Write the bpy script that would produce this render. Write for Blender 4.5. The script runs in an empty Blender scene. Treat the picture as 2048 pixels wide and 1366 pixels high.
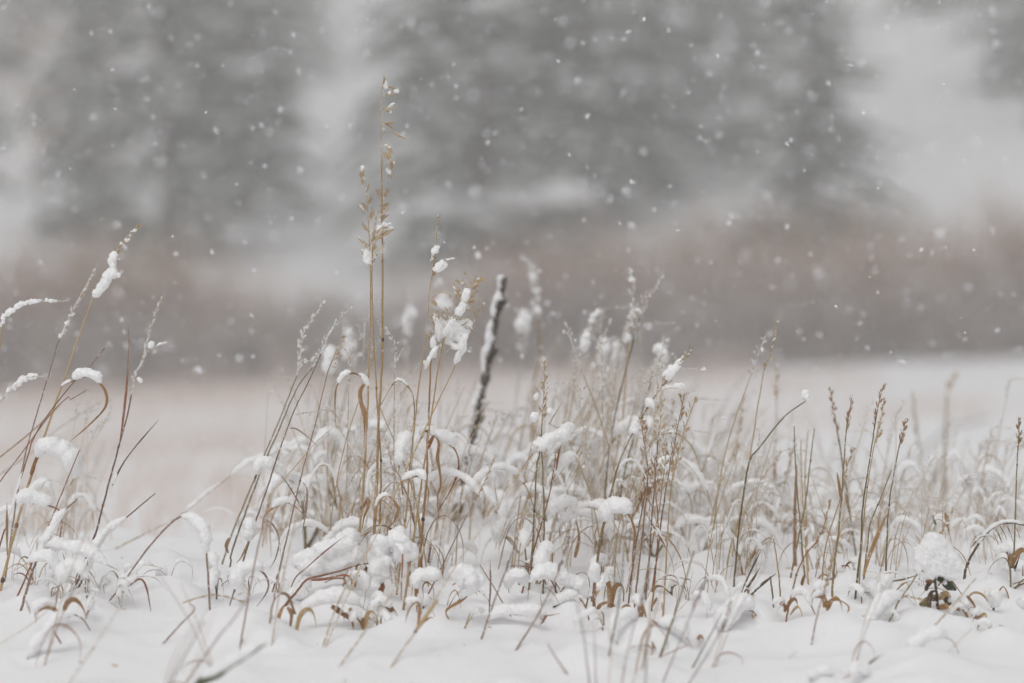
import bpy, math, random
import numpy as np
from mathutils import Vector, Matrix, noise as mnoise

# ------------------------------------------------------------------ camera, sky, sun, exposure
SC = bpy.context.scene
COL = SC.collection
FOCAL, FSTOP, FOCUS, CAMZ = 85.0, 2.5, 2.84, 0.30
cd = bpy.data.cameras.new("camera"); cam = bpy.data.objects.new("camera", cd); COL.objects.link(cam)
cam.location = (0, 0, CAMZ); cam.rotation_euler = (math.radians(90), 0, 0)
cd.lens = FOCAL; cd.sensor_width = 36.0; cd.clip_start = 0.05; cd.clip_end = 2000
cd.dof.use_dof = True; cd.dof.focus_distance = FOCUS; cd.dof.aperture_fstop = FSTOP
SC.camera = cam

SUN_EL, SUN_AZ = math.radians(58), math.radians(205)
wd = bpy.data.worlds.new("World"); SC.world = wd; wd.use_nodes = True
nt = wd.node_tree; nt.nodes.clear()
sky = nt.nodes.new("ShaderNodeTexSky"); sky.sky_type = 'NISHITA'; sky.sun_disc = False
sky.sun_elevation = SUN_EL; sky.sun_rotation = SUN_AZ
sky.air_density = 1.0; sky.dust_density = 4.0
hs = nt.nodes.new("ShaderNodeHueSaturation"); hs.inputs['Saturation'].default_value = 0.05   # snow cloud: grey light
bg = nt.nodes.new("ShaderNodeBackground"); bg.inputs['Strength'].default_value = 0.13
wo = nt.nodes.new("ShaderNodeOutputWorld")
nt.links.new(sky.outputs[0], hs.inputs['Color']); nt.links.new(hs.outputs[0], bg.inputs[0]); nt.links.new(bg.outputs[0], wo.inputs[0])
sl = bpy.data.lights.new("sun", 'SUN'); sl.energy = 0.7; sl.angle = math.radians(40); sl.color = (1, 0.965, 0.94)
so = bpy.data.objects.new("sun", sl); COL.objects.link(so)
sd = Vector((math.sin(SUN_AZ) * math.cos(SUN_EL), math.cos(SUN_AZ) * math.cos(SUN_EL), math.sin(SUN_EL)))
so.rotation_euler = (-sd).to_track_quat('-Z', 'Y').to_euler()

SC.view_settings.view_transform = 'Standard'; SC.view_settings.look = 'None'
SC.view_settings.exposure = 0.03; SC.view_settings.gamma = 1.0
SC.cycles.use_denoising = True; SC.cycles.denoising_prefilter = 'ACCURATE'
SC.cycles.max_bounces = 10; SC.cycles.diffuse_bounces = 7; SC.cycles.volume_bounces = 1

# ------------------------------------------------------------------ helpers
K = 36.0 / FOCAL / 2048
rnd = random.Random(7)
def W(px, py, d):                                   # a point at distance d seen at photo position px, py
    return Vector(((px - 1024) * K * d, d, CAMZ - (py - 683) * K * d))

def vnoise(x, y, seed=0):                           # smooth value noise, arrays
    x = np.asarray(x, float); y = np.asarray(y, float)
    xi = np.floor(x).astype(np.int64); yi = np.floor(y).astype(np.int64)
    fx = x - xi; fy = y - yi; fx = fx * fx * (3 - 2 * fx); fy = fy * fy * (3 - 2 * fy)
    def h(a, b):
        n = (a * 374761393 + b * 668265263 + seed * 974711) & 0x7fffffff
        n = ((n ^ (n >> 13)) * 1274126177) & 0x7fffffff
        return ((n ^ (n >> 16)) & 0xffff) / 65535.0
    return (h(xi, yi) * (1 - fx) + h(xi + 1, yi) * fx) * (1 - fy) + (h(xi, yi + 1) * (1 - fx) + h(xi + 1, yi + 1) * fx) * fy

PROF = [(-400, -1.2), (-5, -.9), (0, -.34), (2.83, 0), (3.15, .034), (3.5, .02), (4.2, -.07), (5, -.16), (7, -.29), (12, -.43), (20, -.47), (34, -.27),
        (38, -.15), (44, 1.0), (50, 2.3), (70, 5.6), (110, 15), (150, 24), (220, 36)]
_py = np.linspace(-10, 220, 23001); _pz = np.interp(_py, [p[0] for p in PROF], [p[1] for p in PROF])
_k = np.hanning(81); _k /= _k.sum(); _pz = np.convolve(np.pad(_pz, 40, 'edge'), _k, 'valid')
rm = random.Random(3)
MOUNDS = []
for i in range(120):
    y = rm.uniform(2.2, 4.6); MOUNDS.append((rm.uniform(-.26, .26) * y, y, rm.uniform(.004, .02), rm.uniform(.02, .06)))
def mound_at(px, d, h, s): MOUNDS.append(((px - 1024) * K * d, d, h, s))
for a in [(1417, 3.0, .03, .045), (585, 2.9, .02, .05), (930, 2.85, .02, .04), (1490, 2.75, .02, .035), (1640, 2.66, .018, .05), (1290, 2.62, .022, .045),
          (690, 2.8, .02, .05), (1040, 2.8, .018, .05), (270, 2.82, .018, .05), (150, 2.72, .02, .05), (1990, 2.85, .03, .04), (1850, 2.7, .018, .04),
          (1560, 3.3, .03, .05), (1130, 3.2, .04, .06), (1000, 3.15, .04, .05), (640, 3.2, .03, .06), (860, 3.2, .035, .05), (1770, 3.3, .03, .06),
          (1300, 3.3, .04, .06), (420, 3.1, .02, .07), (90, 3.1, .03, .06)]: mound_at(*a)
MD = np.array(MOUNDS)
def G(x, y):
    x = np.asarray(x, float); y = np.asarray(y, float)
    z = np.interp(y, _py, _pz)
    t = np.clip((y - 4) / 11, 0, 1); t = t * t * (3 - 2 * t)
    z = z + .037 * np.clip(x, -16, 16) * t
    far = np.clip((y - 40) / 30, 0, 1)
    z = z + far * (1.4 * (vnoise(x / 14, y / 14, 5) - .5) + .09 * np.clip(x, 0, 40))
    mid = np.clip((y - 4) / 4, 0, 1)
    z = z + mid * (.16 * (vnoise(x / 2.6, y / 2.6, 2) - .5) + .05 * (vnoise(x / .8, y / .8, 9) - .5))
    near = np.clip(1 - (y - 5) / 3, 0, 1)
    z = z + near * (.022 * (vnoise(x / .23, y / .23, 3) - .5) + .007 * (vnoise(x / .07, y / .07, 4) - .5) + .0028 * (vnoise(x / .026, y / .026, 14) - .5))
    sh = z.shape; zz = z.ravel().copy(); xr = np.broadcast_to(x, sh).ravel(); yr = np.broadcast_to(y, sh).ravel()
    m = (yr > 1.8) & (yr < 5.2) & (np.abs(xr) < 1.8)
    if m.any():
        xs, ys = xr[m], yr[m]; add = np.zeros(xs.shape)
        for mx, my, mh, ms in MD: add += mh * np.exp(-((xs - mx) ** 2 + (ys - my) ** 2) / (ms * ms))
        zz[m] += add
    return zz.reshape(sh)
def g1(x, y): return float(G(np.array([x]), np.array([y]))[0])
_dd = np.linspace(1.4, 5.0, 721)
def gdepth(px, py):                                 # where the ray through a photo position meets the snow
    z = CAMZ - (py - 683) * K * _dd; gz = G((px - 1024) * K * _dd, _dd)
    i = np.nonzero(z < gz)[0]
    return float(_dd[i[0]]) if len(i) else 3.6

KIDS = {}
def mesh(name, v, f, smooth=True):
    m = bpy.data.meshes.new(name); m.from_pydata([tuple(p) for p in v], [], f)
    if smooth: m.polygons.foreach_set('use_smooth', [True] * len(m.polygons))
    m.update(); return m
def obj(name, me, mat=None, parent=None, loc=None):
    o = bpy.data.objects.new(name, me); COL.objects.link(o)
    if mat and me and not me.materials: me.materials.append(mat)
    if parent: o.parent = parent; KIDS.setdefault(parent.name, []).append(o)
    if loc is not None: o.location = loc
    return o
def tag(o, label, cat, group=None, kind=None):
    if label: o['label'] = label
    if cat: o['category'] = cat
    if group: o['group'] = group
    if kind: o['kind'] = kind
    return o
def copy_tree(o, parent=None):
    c = o.copy(); COL.objects.link(c); c.parent = parent
    for ch in KIDS.get(o.name, []): copy_tree(ch, c)
    return c

# ------------------------------------------------------------------ materials
def new_mat(name):
    m = bpy.data.materials.new(name); m.use_nodes = True
    return m, m.node_tree.nodes, m.node_tree.links, m.node_tree.nodes['Principled BSDF']
def snow_mat(name, col=(.90, .90, .91), scale=260, bump=.35, dist=.0012, sss=0):
    m, n, l, b = new_mat(name)
    b.inputs['Base Color'].default_value = (*col, 1); b.inputs['Roughness'].default_value = .85; b.inputs['Specular IOR Level'].default_value = .25
    if sss: b.inputs['Subsurface Weight'].default_value = 1; b.inputs['Subsurface Radius'].default_value = (1, .97, .95); b.inputs['Subsurface Scale'].default_value = sss
    tc = n.new('ShaderNodeTexCoord'); nz = n.new('ShaderNodeTexNoise'); nz.inputs['Scale'].default_value = scale; nz.inputs['Detail'].default_value = 5
    bp = n.new('ShaderNodeBump'); bp.inputs['Strength'].default_value = bump; bp.inputs['Distance'].default_value = dist
    l.new(tc.outputs['Object'], nz.inputs['Vector']); l.new(nz.outputs['Fac'], bp.inputs['Height']); l.new(bp.outputs[0], b.inputs['Normal'])
    return m
def plant_mat(name, c1, c2, frost=.0, scale=90, trans=0.0, rough=.6):
    m, n, l, b = new_mat(name)
    tc = n.new('ShaderNodeTexCoord'); mp = n.new('ShaderNodeMapping'); mp.inputs['Scale'].default_value = (1, 1, .25)
    nz = n.new('ShaderNodeTexNoise'); nz.inputs['Scale'].default_value = scale; nz.inputs['Detail'].default_value = 4
    oi = n.new('ShaderNodeObjectInfo'); ad = n.new('ShaderNodeMath'); ad.operation = 'MULTIPLY_ADD'; ad.inputs[1].default_value = .5
    rp = n.new('ShaderNodeValToRGB'); rp.color_ramp.elements[0].color = (*c1, 1); rp.color_ramp.elements[1].color = (*c2, 1)
    rp.color_ramp.elements[0].position = .35; rp.color_ramp.elements[1].position = .95
    l.new(tc.outputs['Object'], mp.inputs[0]); l.new(mp.outputs[0], nz.inputs['Vector'])
    l.new(oi.outputs['Random'], ad.inputs[0]); l.new(nz.outputs['Fac'], ad.inputs[2]); l.new(ad.outputs[0], rp.inputs[0])
    out = rp.outputs[0]
    if frost > 0:                                   # clinging snow crystals
        n2 = n.new('ShaderNodeTexNoise'); n2.inputs['Scale'].default_value = 330; n2.inputs['Detail'].default_value = 3
        r2 = n.new('ShaderNodeValToRGB'); r2.color_ramp.elements[0].position = .66 - frost * .3; r2.color_ramp.elements[1].position = .74 - frost * .3
        mx = n.new('ShaderNodeMix'); mx.data_type = 'RGBA'; mx.inputs[7].default_value = (.8, .8, .81, 1)
        l.new(tc.outputs['Object'], n2.inputs['Vector']); l.new(n2.outputs['Fac'], r2.inputs[0]); l.new(r2.outputs[0], mx.inputs[0]); l.new(out, mx.inputs[6])
        out = mx.outputs[2]
    l.new(out, b.inputs['Base Color']); b.inputs['Roughness'].default_value = rough; b.inputs['Specular IOR Level'].default_value = .3
    return m
SNOW = snow_mat('snow', (.915, .915, .92), 420, .5, .001, sss=.006); SNOWG = snow_mat('snow_ground', scale=300, bump=.6, dist=.0016)
SNOWF = snow_mat('snow_far', scale=3, bump=.3, dist=.05)
M = dict(
    straw=plant_mat('straw', (.33, .21, .09), (.50, .36, .19), .12),
    pale=plant_mat('pale_straw', (.46, .37, .27), (.60, .51, .41), .45),
    head=plant_mat('seed_head', (.36, .24, .11), (.55, .41, .24), .34),
    white=plant_mat('frosted_head', (.42, .31, .18), (.60, .48, .32), .78),
    brown=plant_mat('brown_leaf', (.20, .10, .04), (.38, .22, .10), .08),
    rust=plant_mat('rust_leaf', (.16, .055, .025), (.30, .13, .06), .12),
    purple=plant_mat('purple_stem', (.14, .075, .06), (.32, .21, .17), .22),
    dark=plant_mat('dark_stem', (.045, .03, .02), (.13, .085, .05), .18),
    olive=plant_mat('olive_stem', (.09, .075, .035), (.26, .20, .10), .18),
    green=plant_mat('green_leaf', (.03, .045, .02), (.10, .11, .06), .10),
    bark=plant_mat('bark', (.025, .02, .015), (.09, .07, .05), .22, scale=60, rough=.9),
)

# ------------------------------------------------------------------ shape builders
def spline(P, n):                                   # Catmull-Rom through P, n samples
    P = [Vector(p) for p in P]
    if len(P) == 2: return [P[0].lerp(P[1], i / (n - 1)) for i in range(n)]
    Q = [P[0] * 2 - P[1]] + P + [P[-1] * 2 - P[-2]]
    L = [0]
    for a, b in zip(P, P[1:]): L.append(L[-1] + max((b - a).length, 1e-6))
    out = []
    for i in range(n):
        s = L[-1] * i / (n - 1); j = 0
        while j < len(P) - 2 and s > L[j + 1]: j += 1
        t = (s - L[j]) / (L[j + 1] - L[j]); a, b, c, d = Q[j:j + 4]
        out.append(.5 * ((2 * b) + (c - a) * t + (2 * a - 5 * b + 4 * c - d) * t * t + (3 * b - a - 3 * c + d) * t ** 3))
    return out
class MB:
    def __init__(s): s.v = []; s.f = []
    def tube(s, pts, rad, n=5, cap=True):
        b0 = len(s.v); N = len(pts); ref = Vector((.3, 1, .2)).normalized()
        for i, p in enumerate(pts):
            t = (pts[min(i + 1, N - 1)] - pts[max(i - 1, 0)])
            t = t.normalized() if t.length > 1e-9 else Vector((0, 0, 1))
            u = t.cross(ref)
            if u.length < 1e-3: u = t.cross(Vector((1, 0, 0)))
            u.normalize(); w = t.cross(u); r = rad[i] if not isinstance(rad, float) else rad
            for k in range(n):
                a = 2 * math.pi * k / n; s.v.append(p + (u * math.cos(a) + w * math.sin(a)) * r)
        for i in range(N - 1):
            for k in range(n):
                k2 = (k + 1) % n; s.f.append((b0 + i * n + k, b0 + i * n + k2, b0 + (i + 1) * n + k2, b0 + (i + 1) * n + k))
        if cap: s.f.append(tuple(b0 + k for k in range(n))[::-1]); s.f.append(tuple(b0 + (N - 1) * n + k for k in range(n)))
    def ribbon(s, pts, wid, ang, fold=.35):
        b0 = len(s.v); N = len(pts)
        for i, p in enumerate(pts):
            t = (pts[min(i + 1, N - 1)] - pts[max(i - 1, 0)]).normalized()
            y = Vector((0, 1, 0)); y = (y - t * y.dot(t)).normalized(); w = t.cross(y)
            a = ang[i]; u = y * math.cos(a) + w * math.sin(a); nn = t.cross(u); h = wid[i] / 2
            s.v += [p - u * h, p - u * h * .5 + nn * h * fold * .8, p + nn * h * fold, p + u * h * .5 + nn * h * fold * .8, p + u * h]
        for i in range(N - 1):
            for k in range(4):
                a = b0 + i * 5 + k; s.f.append((a, a + 1, a + 6, a + 5))
    def spindle(s, base, dirv, L, r, n=5, prof=((0, .25), (.25, .9), (.5, 1), (.8, .55))):
        t = dirv.normalized(); pts = [base + t * (L * q) for q, _ in prof] + [base + t * L]
        s.tube(pts, [r * q for _, q in prof] + [r * .06], n, cap=False)
    def add(s, v, f, mt=None):
        b0 = len(s.v); s.v += [mt @ Vector(p) for p in v] if mt else list(v); s.f += [tuple(b0 + i for i in q) for q in f]
    def build(s, name, mat, parent=None, origin=Vector((0, 0, 0)), smooth=True):
        return obj(name, mesh(name, [p - origin for p in s.v], s.f, smooth), mat, parent)

def ico(sub):
    import bmesh
    b = bmesh.new(); bmesh.ops.create_icosphere(b, subdivisions=sub, radius=1)
    v = [x.co.copy() for x in b.verts]; f = [tuple(q.index for q in p.verts) for p in b.faces]; b.free(); return v, f
ICO1, ICO2 = ico(1), ico(2)

SNOWREQ = []                                        # snow lumps are fused and roughened in one pass at the end
def snow_part(name, parent, origin, blobs, voxel=None):
    """blobs: (centre, radius) in world coordinates; each lump that hangs together is a part, the crumbs are one dusting"""
    n = len(blobs)
    if not n: return
    C = np.array([tuple(c) for c, r in blobs]); Rr = np.array([r for c, r in blobs]); lab = np.full(n, -1); k = 0
    for i in range(n):
        if lab[i] >= 0: continue
        st = [i]; lab[i] = k
        while st:
            a = st.pop(); nb = np.nonzero((lab < 0) & (np.linalg.norm(C - C[a], axis=1) < (Rr + Rr[a]) * .93))[0]; lab[nb] = k; st += nb.tolist()
        k += 1
    small = []
    for q in range(k):
        ids = np.nonzero(lab == q)[0]; bl = [blobs[i] for i in ids]
        if Rr[ids].max() < .0035 or (len(ids) < 3 and Rr[ids].max() < .005): small += bl
        else: snow_lump(name, parent, origin, bl, voxel)
    if small:
        o = snow_lump('snow_dusting', parent, origin, small, voxel); o['kind'] = 'stuff'
def snow_lump(name, parent, origin, blobs, voxel):
    r = max(b[1] for b in blobs)
    o = obj(name, bpy.data.meshes.new(name), SNOW, parent)
    SNOWREQ.append((o, [(c - origin, q) for c, q in blobs], voxel or min(.0016, max(.0007, r * .16)), Vector(origin)))
    return o
def cap_blobs(pts, th, seed=0, taper=.45, lift=.85):
    """snow lying along a run of points, th = thickness in metres"""
    R = random.Random(seed); out = []; N = len(pts)
    L = sum((b - a).length for a, b in zip(pts, pts[1:])); step = max(th * .15, .0013); n = max(3, int(L / step))
    P = spline(pts, n)
    ph = R.uniform(0, 6)
    for i, p in enumerate(P):
        t = i / (n - 1); e = min(1, (min(t, 1 - t) * 2 / taper)) ** .5 if taper > 0 else 1
        r = th * .5 * max(.22, e) * (1 + .10 * math.sin(ph + i * .33) + R.uniform(-.06, .06))
        tn = (P[min(i + 1, n - 1)] - P[max(i - 1, 0)]).normalized(); up = Vector((0, 0, 1)) - tn * tn.z * .6
        c = p + up * r * lift + Vector((R.uniform(-.1, .1), R.uniform(-.15, .15), 0)) * r
        out.append((c, r))
        if r > .005:
            out.append((c + Vector((0, r * .55, -r * .1)), r * .8)); out.append((c + Vector((0, -r * .5, -r * .12)), r * .8))
    return out

# ------------------------------------------------------------------ spikelets and seed heads
def spikelet_mesh(L, seed):
    R = random.Random(seed); b = MB(); n = 5
    for i in range(n):
        s = -1 if i % 2 else 1; z = L * .13 * i
        b.spindle(Vector((s * L * .03, 0, z)), Vector((s * (.22 + .05 * R.random()), R.uniform(-.12, .12), 1)), L * (.5 - .02 * i), L * .075, 4)
        if R.random() < .6: b.tube([Vector((s * L * .12, 0, z + L * .45)), Vector((s * L * .2, R.uniform(-.04, .04) * L, z + L * .75))], [L * .012, L * .004], 3, False)
    return b
SPK = [spikelet_mesh(1.0, i) for i in range(3)]
SPKM = [mesh('spikelet', b.v, b.f) for b in SPK]
for m in SPKM: m.materials.append(M['head'])
def orient(d, roll):
    q = Vector(d).normalized().to_track_quat('Z', 'Y'); return q.to_matrix().to_4x4() @ Matrix.Rotation(roll, 4, 'Z')
def seed_head(root, org, axis, n=16, L=.010, spread=.5, ped=.006, side=0, droop=0., mat='head', hero=False, seed=0, frost=.3, fs=1.):
    """axis: world points, base to tip. Returns snow bits caught in it."""
    if frost >= .7 and mat == 'head': mat = 'white'; fs *= .72
    R = random.Random(seed); b = MB(); P = spline(axis, 40); sn = []; spk = []
    b.tube(P, [.0006 * (1 - .6 * i / 39) + .0002 for i in range(40)], 4)
    for i in range(n):
        t = .04 + .96 * (i + R.uniform(-.3, .3)) / max(1, n - 1); t = min(1, max(0, t)); j = min(38, int(t * 39)); p = P[j]; tn = (P[j + 1] - P[j]).normalized()
        s = R.choice((-1, 1)) if side == 0 else (side if R.random() < .8 else -side)
        a = R.uniform(-.9, .9); out = Vector((s * math.cos(a), math.sin(a), 0))
        k = 1 - .55 * t
        d0 = (tn + out * spread * R.uniform(.5, 1.3)).normalized()
        pl = ped * k * R.uniform(.3, 1.4)
        d1 = (d0 + Vector((out.x * .2, 0, -droop * R.uniform(.4, 1.3) * (1.2 - t)))).normalized()
        q = p + d0 * pl * .6; e = q + (d0 + d1).normalized() * pl * .5
        if t > .97: d1 = tn; e = p
        else: b.tube([p, q, e], [.0004, .00032, .00028], 3, False)
        ll = L * R.uniform(.75, 1.2) * (1 - .25 * t)
        mt = Matrix.Translation(e) @ orient(d1, R.uniform(0, 6)) @ Matrix.Diagonal((ll, ll * .8, ll, 1))
        if hero: spk.append(mt)
        else:
            z = SPK[R.randrange(3)]; b.add(z.v, z.f, mt)
        if R.random() < frost:
            r = ll * R.uniform(.10, .19) * fs; m = R.randint(2, 5); q0 = R.uniform(.05, .4)
            for g in range(m): sn.append((e + d1 * ll * (q0 + .13 * g) + Vector((R.gauss(0, .5), R.gauss(0, .5), .5)) * r, r * R.uniform(.6, 1.15)))
    h = b.build('seed_head', M[mat], root, org)
    if not hero: h['kind'] = 'stuff'
    for mt in spk:
        o = obj('spikelet', SPKM[R.randrange(3)], None, h); o.matrix_local = Matrix.Translation(-org) @ mt
    return sn

# ------------------------------------------------------------------ one grass plant
def PX(n, d): return n * K * d
def thing(name, label, cat, loc, group=None):
    o = bpy.data.objects.new(name, None); COL.objects.link(o); o.location = loc; o.empty_display_size = .02
    return tag(o, label, cat, group)
def to_world(pts, d, dy=0.0, curve=0.0):
    n = len(pts) - 1
    return [W(x, y, d + dy * (i / n) + curve * math.sin(math.pi * i / n)) for i, (x, y) in enumerate(pts)]
SEED = [100]
CN = dict(straw='straw-yellow', pale='pale', head='straw-yellow', brown='tan-brown', rust='rusty', purple='purplish', dark='dark', olive='olive', green='green', white='white')
def describe(label, stem, c, head, leaves, blobs, caps):
    if stem:
        h = stem[0][1] - min(p[1] for p in stem); run = abs(stem[-1][0] - stem[0][0]); lean = run / max(1, h)
        a = ('tall ' if h > 230 else 'short ' if h < 110 else '') + ('upright ' if lean < .22 else 'slanting ' if lean < .7 else 'low-lying ') + CN[c] + ' '
        a += 'seeded ' if head else ''
        a += 'snow-capped ' if caps else ''
    else:
        l = leaves[0]; th = max([s[2] for s in l['s']] or [0]); x = [p[0] for p in l['p']]; y = [p[1] for p in l['p']]
        a = CN[l['c']] + ' ' + ('broad ' if l['w'] >= 9 else '') + ('heavily laden ' if th >= 22 else 'lightly laden ' if th else 'bare ') + ('upright ' if max(y) - min(y) > 1.4 * (max(x) - min(x)) else 'wide ')
    return a + label
def plant(label, group=None, name='grass_stalk', stem=None, d=None, w=(4, 2.2), c='straw', nodes=(), lean=None, head=None, leaves=(), blobs=(), sheath=(), cat='grass', root_ext=True, caps=()):
    SEED[0] += 1; R = random.Random(SEED[0])
    if d is not None and d < 2.56: w = (w[0] * .62, w[1] * .62)
    if group: label = describe(label, stem, c, head, leaves, blobs, caps)
    if stem:
        if d is None: d = min(gdepth(*stem[0]), 3.4)
        dy = R.uniform(-.04, .06) if lean is None else lean
        P = to_world(stem, d, dy)
        if root_ext:                                # carry the foot down into the snow
            t = (P[0] - P[1]).normalized(); t = (t + Vector((0, 0, -.4))).normalized() if t.z > -.4 else t
            gz = g1(P[0].x, P[0].y); drop = max(.012, (P[0].z - gz) / max(.25, -t.z) + .012); drop = min(drop, .25)
            P = [P[0] + t * drop] + P
        org = Vector((P[0].x, P[0].y, min(P[0].z, g1(P[0].x, P[0].y))))
    else:
        if d is None: d = min(gdepth(*leaves[0]['p'][0]), 3.4)
        dy = 0; p = W(*leaves[0]['p'][0], d); org = Vector((p.x, p.y, min(p.z, g1(p.x, p.y))))
    root = thing(name, label, cat, org, group)
    snow = []
    def depth_at(x, y):
        if not stem: return d
        y0, y1 = stem[0][1], stem[-1][1]
        return d + dy * min(1, max(0, (y - y0) / (y1 - y0 if abs(y1 - y0) > 1 else 1)))
    if stem:
        b = MB(); n = max(14, 5 * len(P)); S = spline(P, n); r0, r1 = PX(w[0], d) / 2, PX(w[1], d) / 2
        wob = R.uniform(0, 9)
        rad = [r0 + (r1 - r0) * (i / (n - 1)) for i in range(n)]
        for i in range(n): S[i] = S[i] + Vector((mnoise.noise(Vector((i * .7, wob, 0))), mnoise.noise(Vector((i * .7, wob, 5))), 0)) * .0007
        b.tube(S, rad, 6)
        b.build('stem', M[c], root, org)
        for (x, y) in nodes:
            dd = depth_at(x, y); q = W(x, y, dd); i = min(range(n), key=lambda k: (S[k] - q).length); i = min(max(i, 1), n - 2)
            t = (S[i + 1] - S[i]).normalized(); q = S[i] + t * max(0, min((S[i + 1] - S[i]).length, (q - S[i]).dot(t))); rr = rad[i]
            nb = MB(); nb.tube([q + t * (z * rr) for z in (-1.6, -.8, 0, .8, 1.8)], [rr * s for s in (1.03, 1.3, 1.5, 1.28, 1.02)], 6)
            nb.build('node', M['dark'] if R.random() < .6 else M['brown'], root, org)
        for (pts, ww, cc) in sheath:
            sb = MB(); q = spline([W(x, y, depth_at(x, y)) for x, y in pts], 10); sb.tube(q, [PX(ww, d) / 2 * s for s in (.6, .9, 1, 1, .95, .9, .82, .7, .55, .4)], 6)
            sb.build('leaf_sheath', M[cc], root, org)
        for (i0, i1, th) in caps:
            snow += cap_blobs([S[int(q * (n - 1))] for q in np.linspace(i0, i1, 8)], PX(th, d), R.random())
    for lf in leaves:
        p = lf['p']; d0 = depth_at(*p[0]); Q = to_world(p, d0, lf.get('dy', R.uniform(-.05, .05)), R.uniform(-.015, .015)); n = max(18, 6 * len(p))
        S = spline(Q, n); ww = PX(lf.get('w', 5), d); a0, a1 = lf.get('a', (R.uniform(.2, .7), R.uniform(.3, 1.4))); ph = R.uniform(0, 6)
        tip = lf.get('tip', .12)
        wid = [ww * ((.6 + .4 * min(1, i / (n * .2))) if i < n * .4 else max(tip, 1 - ((i / (n - 1) - .4) / .6) ** 1.5 * (1 - tip))) * (1 + .08 * math.sin(i * .8 + ph)) for i in range(n)]
        ang = [a0 + (a1 - a0) * i / (n - 1) + .25 * math.sin(ph + i * .35) for i in range(n)]
        b = MB(); b.ribbon(S, wid, ang, lf.get('fold', .4)); b.build('leaf', M[lf.get('c', 'brown')], root, org)
        for (t0, t1, th) in lf.get('s', ()):
            snow += cap_blobs([S[int(q * (n - 1))] for q in np.linspace(t0, t1, 9)], PX(th, d), R.random())
    if head:
        h = dict(head); ax = h.pop('p'); da = depth_at(*ax[0]); A = to_world(ax, da, R.uniform(-.01, .02)); L = PX(h.pop('L', 16), d)
        snow += seed_head(root, org, A, L=L, ped=PX(h.pop('ped', 9), d), seed=SEED[0], **h)
    bb = []
    for a, q in zip(blobs, list(blobs[1:]) + [None]):   # close neighbours run together
        bb.append(a)
        if q and math.hypot(a[0] - q[0], a[1] - q[1]) < 1.7 * (a[2] + q[2]): bb += [tuple(a[k] + (q[k] - a[k]) * f for k in range(3)) for f in (.33, .67)]
    for bl in bb:
        x, y, r = bl[:3]; q = W(x, y, depth_at(x, y) + (bl[3] if len(bl) > 3 else 0)); rr = PX(r, d)
        for _ in range(4 if r > 6 else 2):
            snow.append((q + Vector((R.uniform(-.5, .5), R.uniform(-.7, .7), R.uniform(-.5, .5))) * rr, rr * R.uniform(.55, .85)))
    snow_part('snow_cap', root, org, snow)
    return root

# ------------------------------------------------------------------ the ground: one snow sheet from under the camera to the far hill
def ground():
    u = np.linspace(-1, 1, 361); xs = np.sinh(u * 6.2) / np.sinh(6.2) * 160
    xs = np.sign(u) * np.where(np.abs(u) < .62, np.abs(u) / .62 * 1.0, 1.0 + (np.sinh((np.abs(u) - .62) / .38 * 5.0) / np.sinh(5.0)) * 159)
    ys = np.concatenate([np.linspace(-40, 1.6, 16)[:-1], np.linspace(1.6, 4.6, 300)[:-1], 4.6 + (np.exp(np.linspace(0, 1, 170) * 5.2) - 1) / (math.exp(5.2) - 1) * 195])
    X, Y = np.meshgrid(xs, ys); Z = G(X, Y); nx, ny = len(xs), len(ys)
    V = np.stack([X, Y, Z], -1).reshape(-1, 3)
    i = np.arange(nx - 1)[None, :] + nx * np.arange(ny - 1)[:, None]; F = np.stack([i, i + 1, i + nx + 1, i + nx], -1).reshape(-1, 4)
    me = bpy.data.meshes.new('snow_ground'); me.from_pydata(V.tolist(), [], F.tolist()); me.polygons.foreach_set('use_smooth', [True] * len(me.polygons))
    global GROUND
    o = GROUND = obj('snow_ground', me, SNOWG); tag(o, 'white snow covering the bank, the field and the hillside', 'snow', kind='structure')
ground()

# ------------------------------------------------------------------ stubble of the field, too fine to count
def stubble():
    R = np.random.RandomState(4); b = MB(); n = 0
    N = 60000
    y = 4.6 + (34 - 4.6) * R.rand(N) ** .9; x = (R.rand(N) - .5) * 2 * (.26 * y + 1.5)
    den = vnoise(x / 3.2, y / 5.0, 21) * .7 + vnoise(x / .7, y / .9, 22) * .5
    keep = (den + np.clip(-x / 14, -.25, .18) > .52) & (R.rand(N) < .04 + .20 * np.clip((y - 7) / 8, 0, 1) + .3 * np.clip((y - 28) / 6, 0, 1)); x = x[keep]; y = y[keep]; z = G(x, y); m = len(x)
    h = (.05 + .11 * R.rand(m) ** 1.6) * (1 + 3.2 * np.clip((y - 27) / 7, 0, 1) ** 1.5); lx = R.normal(.25, .3, m) * h; ly = R.normal(0, .25, m) * h; wd = .0025 + .004 * R.rand(m)
    V = np.zeros((m, 5, 3)); 
    V[:, 0] = np.stack([x - wd, y, z - .02], 1); V[:, 1] = np.stack([x + wd, y, z - .02], 1)
    V[:, 2] = np.stack([x + lx * .4 - wd * .8, y + ly * .4, z + h * .6], 1); V[:, 3] = np.stack([x + lx * .4 + wd * .8, y + ly * .4 + .002, z + h * .6], 1)
    V[:, 4] = np.stack([x + lx, y + ly, z + h], 1)
    i = np.arange(m)[:, None] * 5
    F = [tuple(q) for q in (i + np.array([[0, 1, 3, 2]])).tolist()] + [tuple(q) for q in (i + np.array([[2, 3, 4]])).tolist()]
    o = obj('dry_grass_stubble', mesh('dry_grass_stubble', V.reshape(-1, 3).tolist(), F, False), STUB)
    tag(o, 'short dry tan grass poking through the snow of the field', 'grass', kind='stuff')
STUB = plant_mat('stubble', (.54, .40, .34), (.70, .57, .50), .0, scale=4)
stubble()

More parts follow.
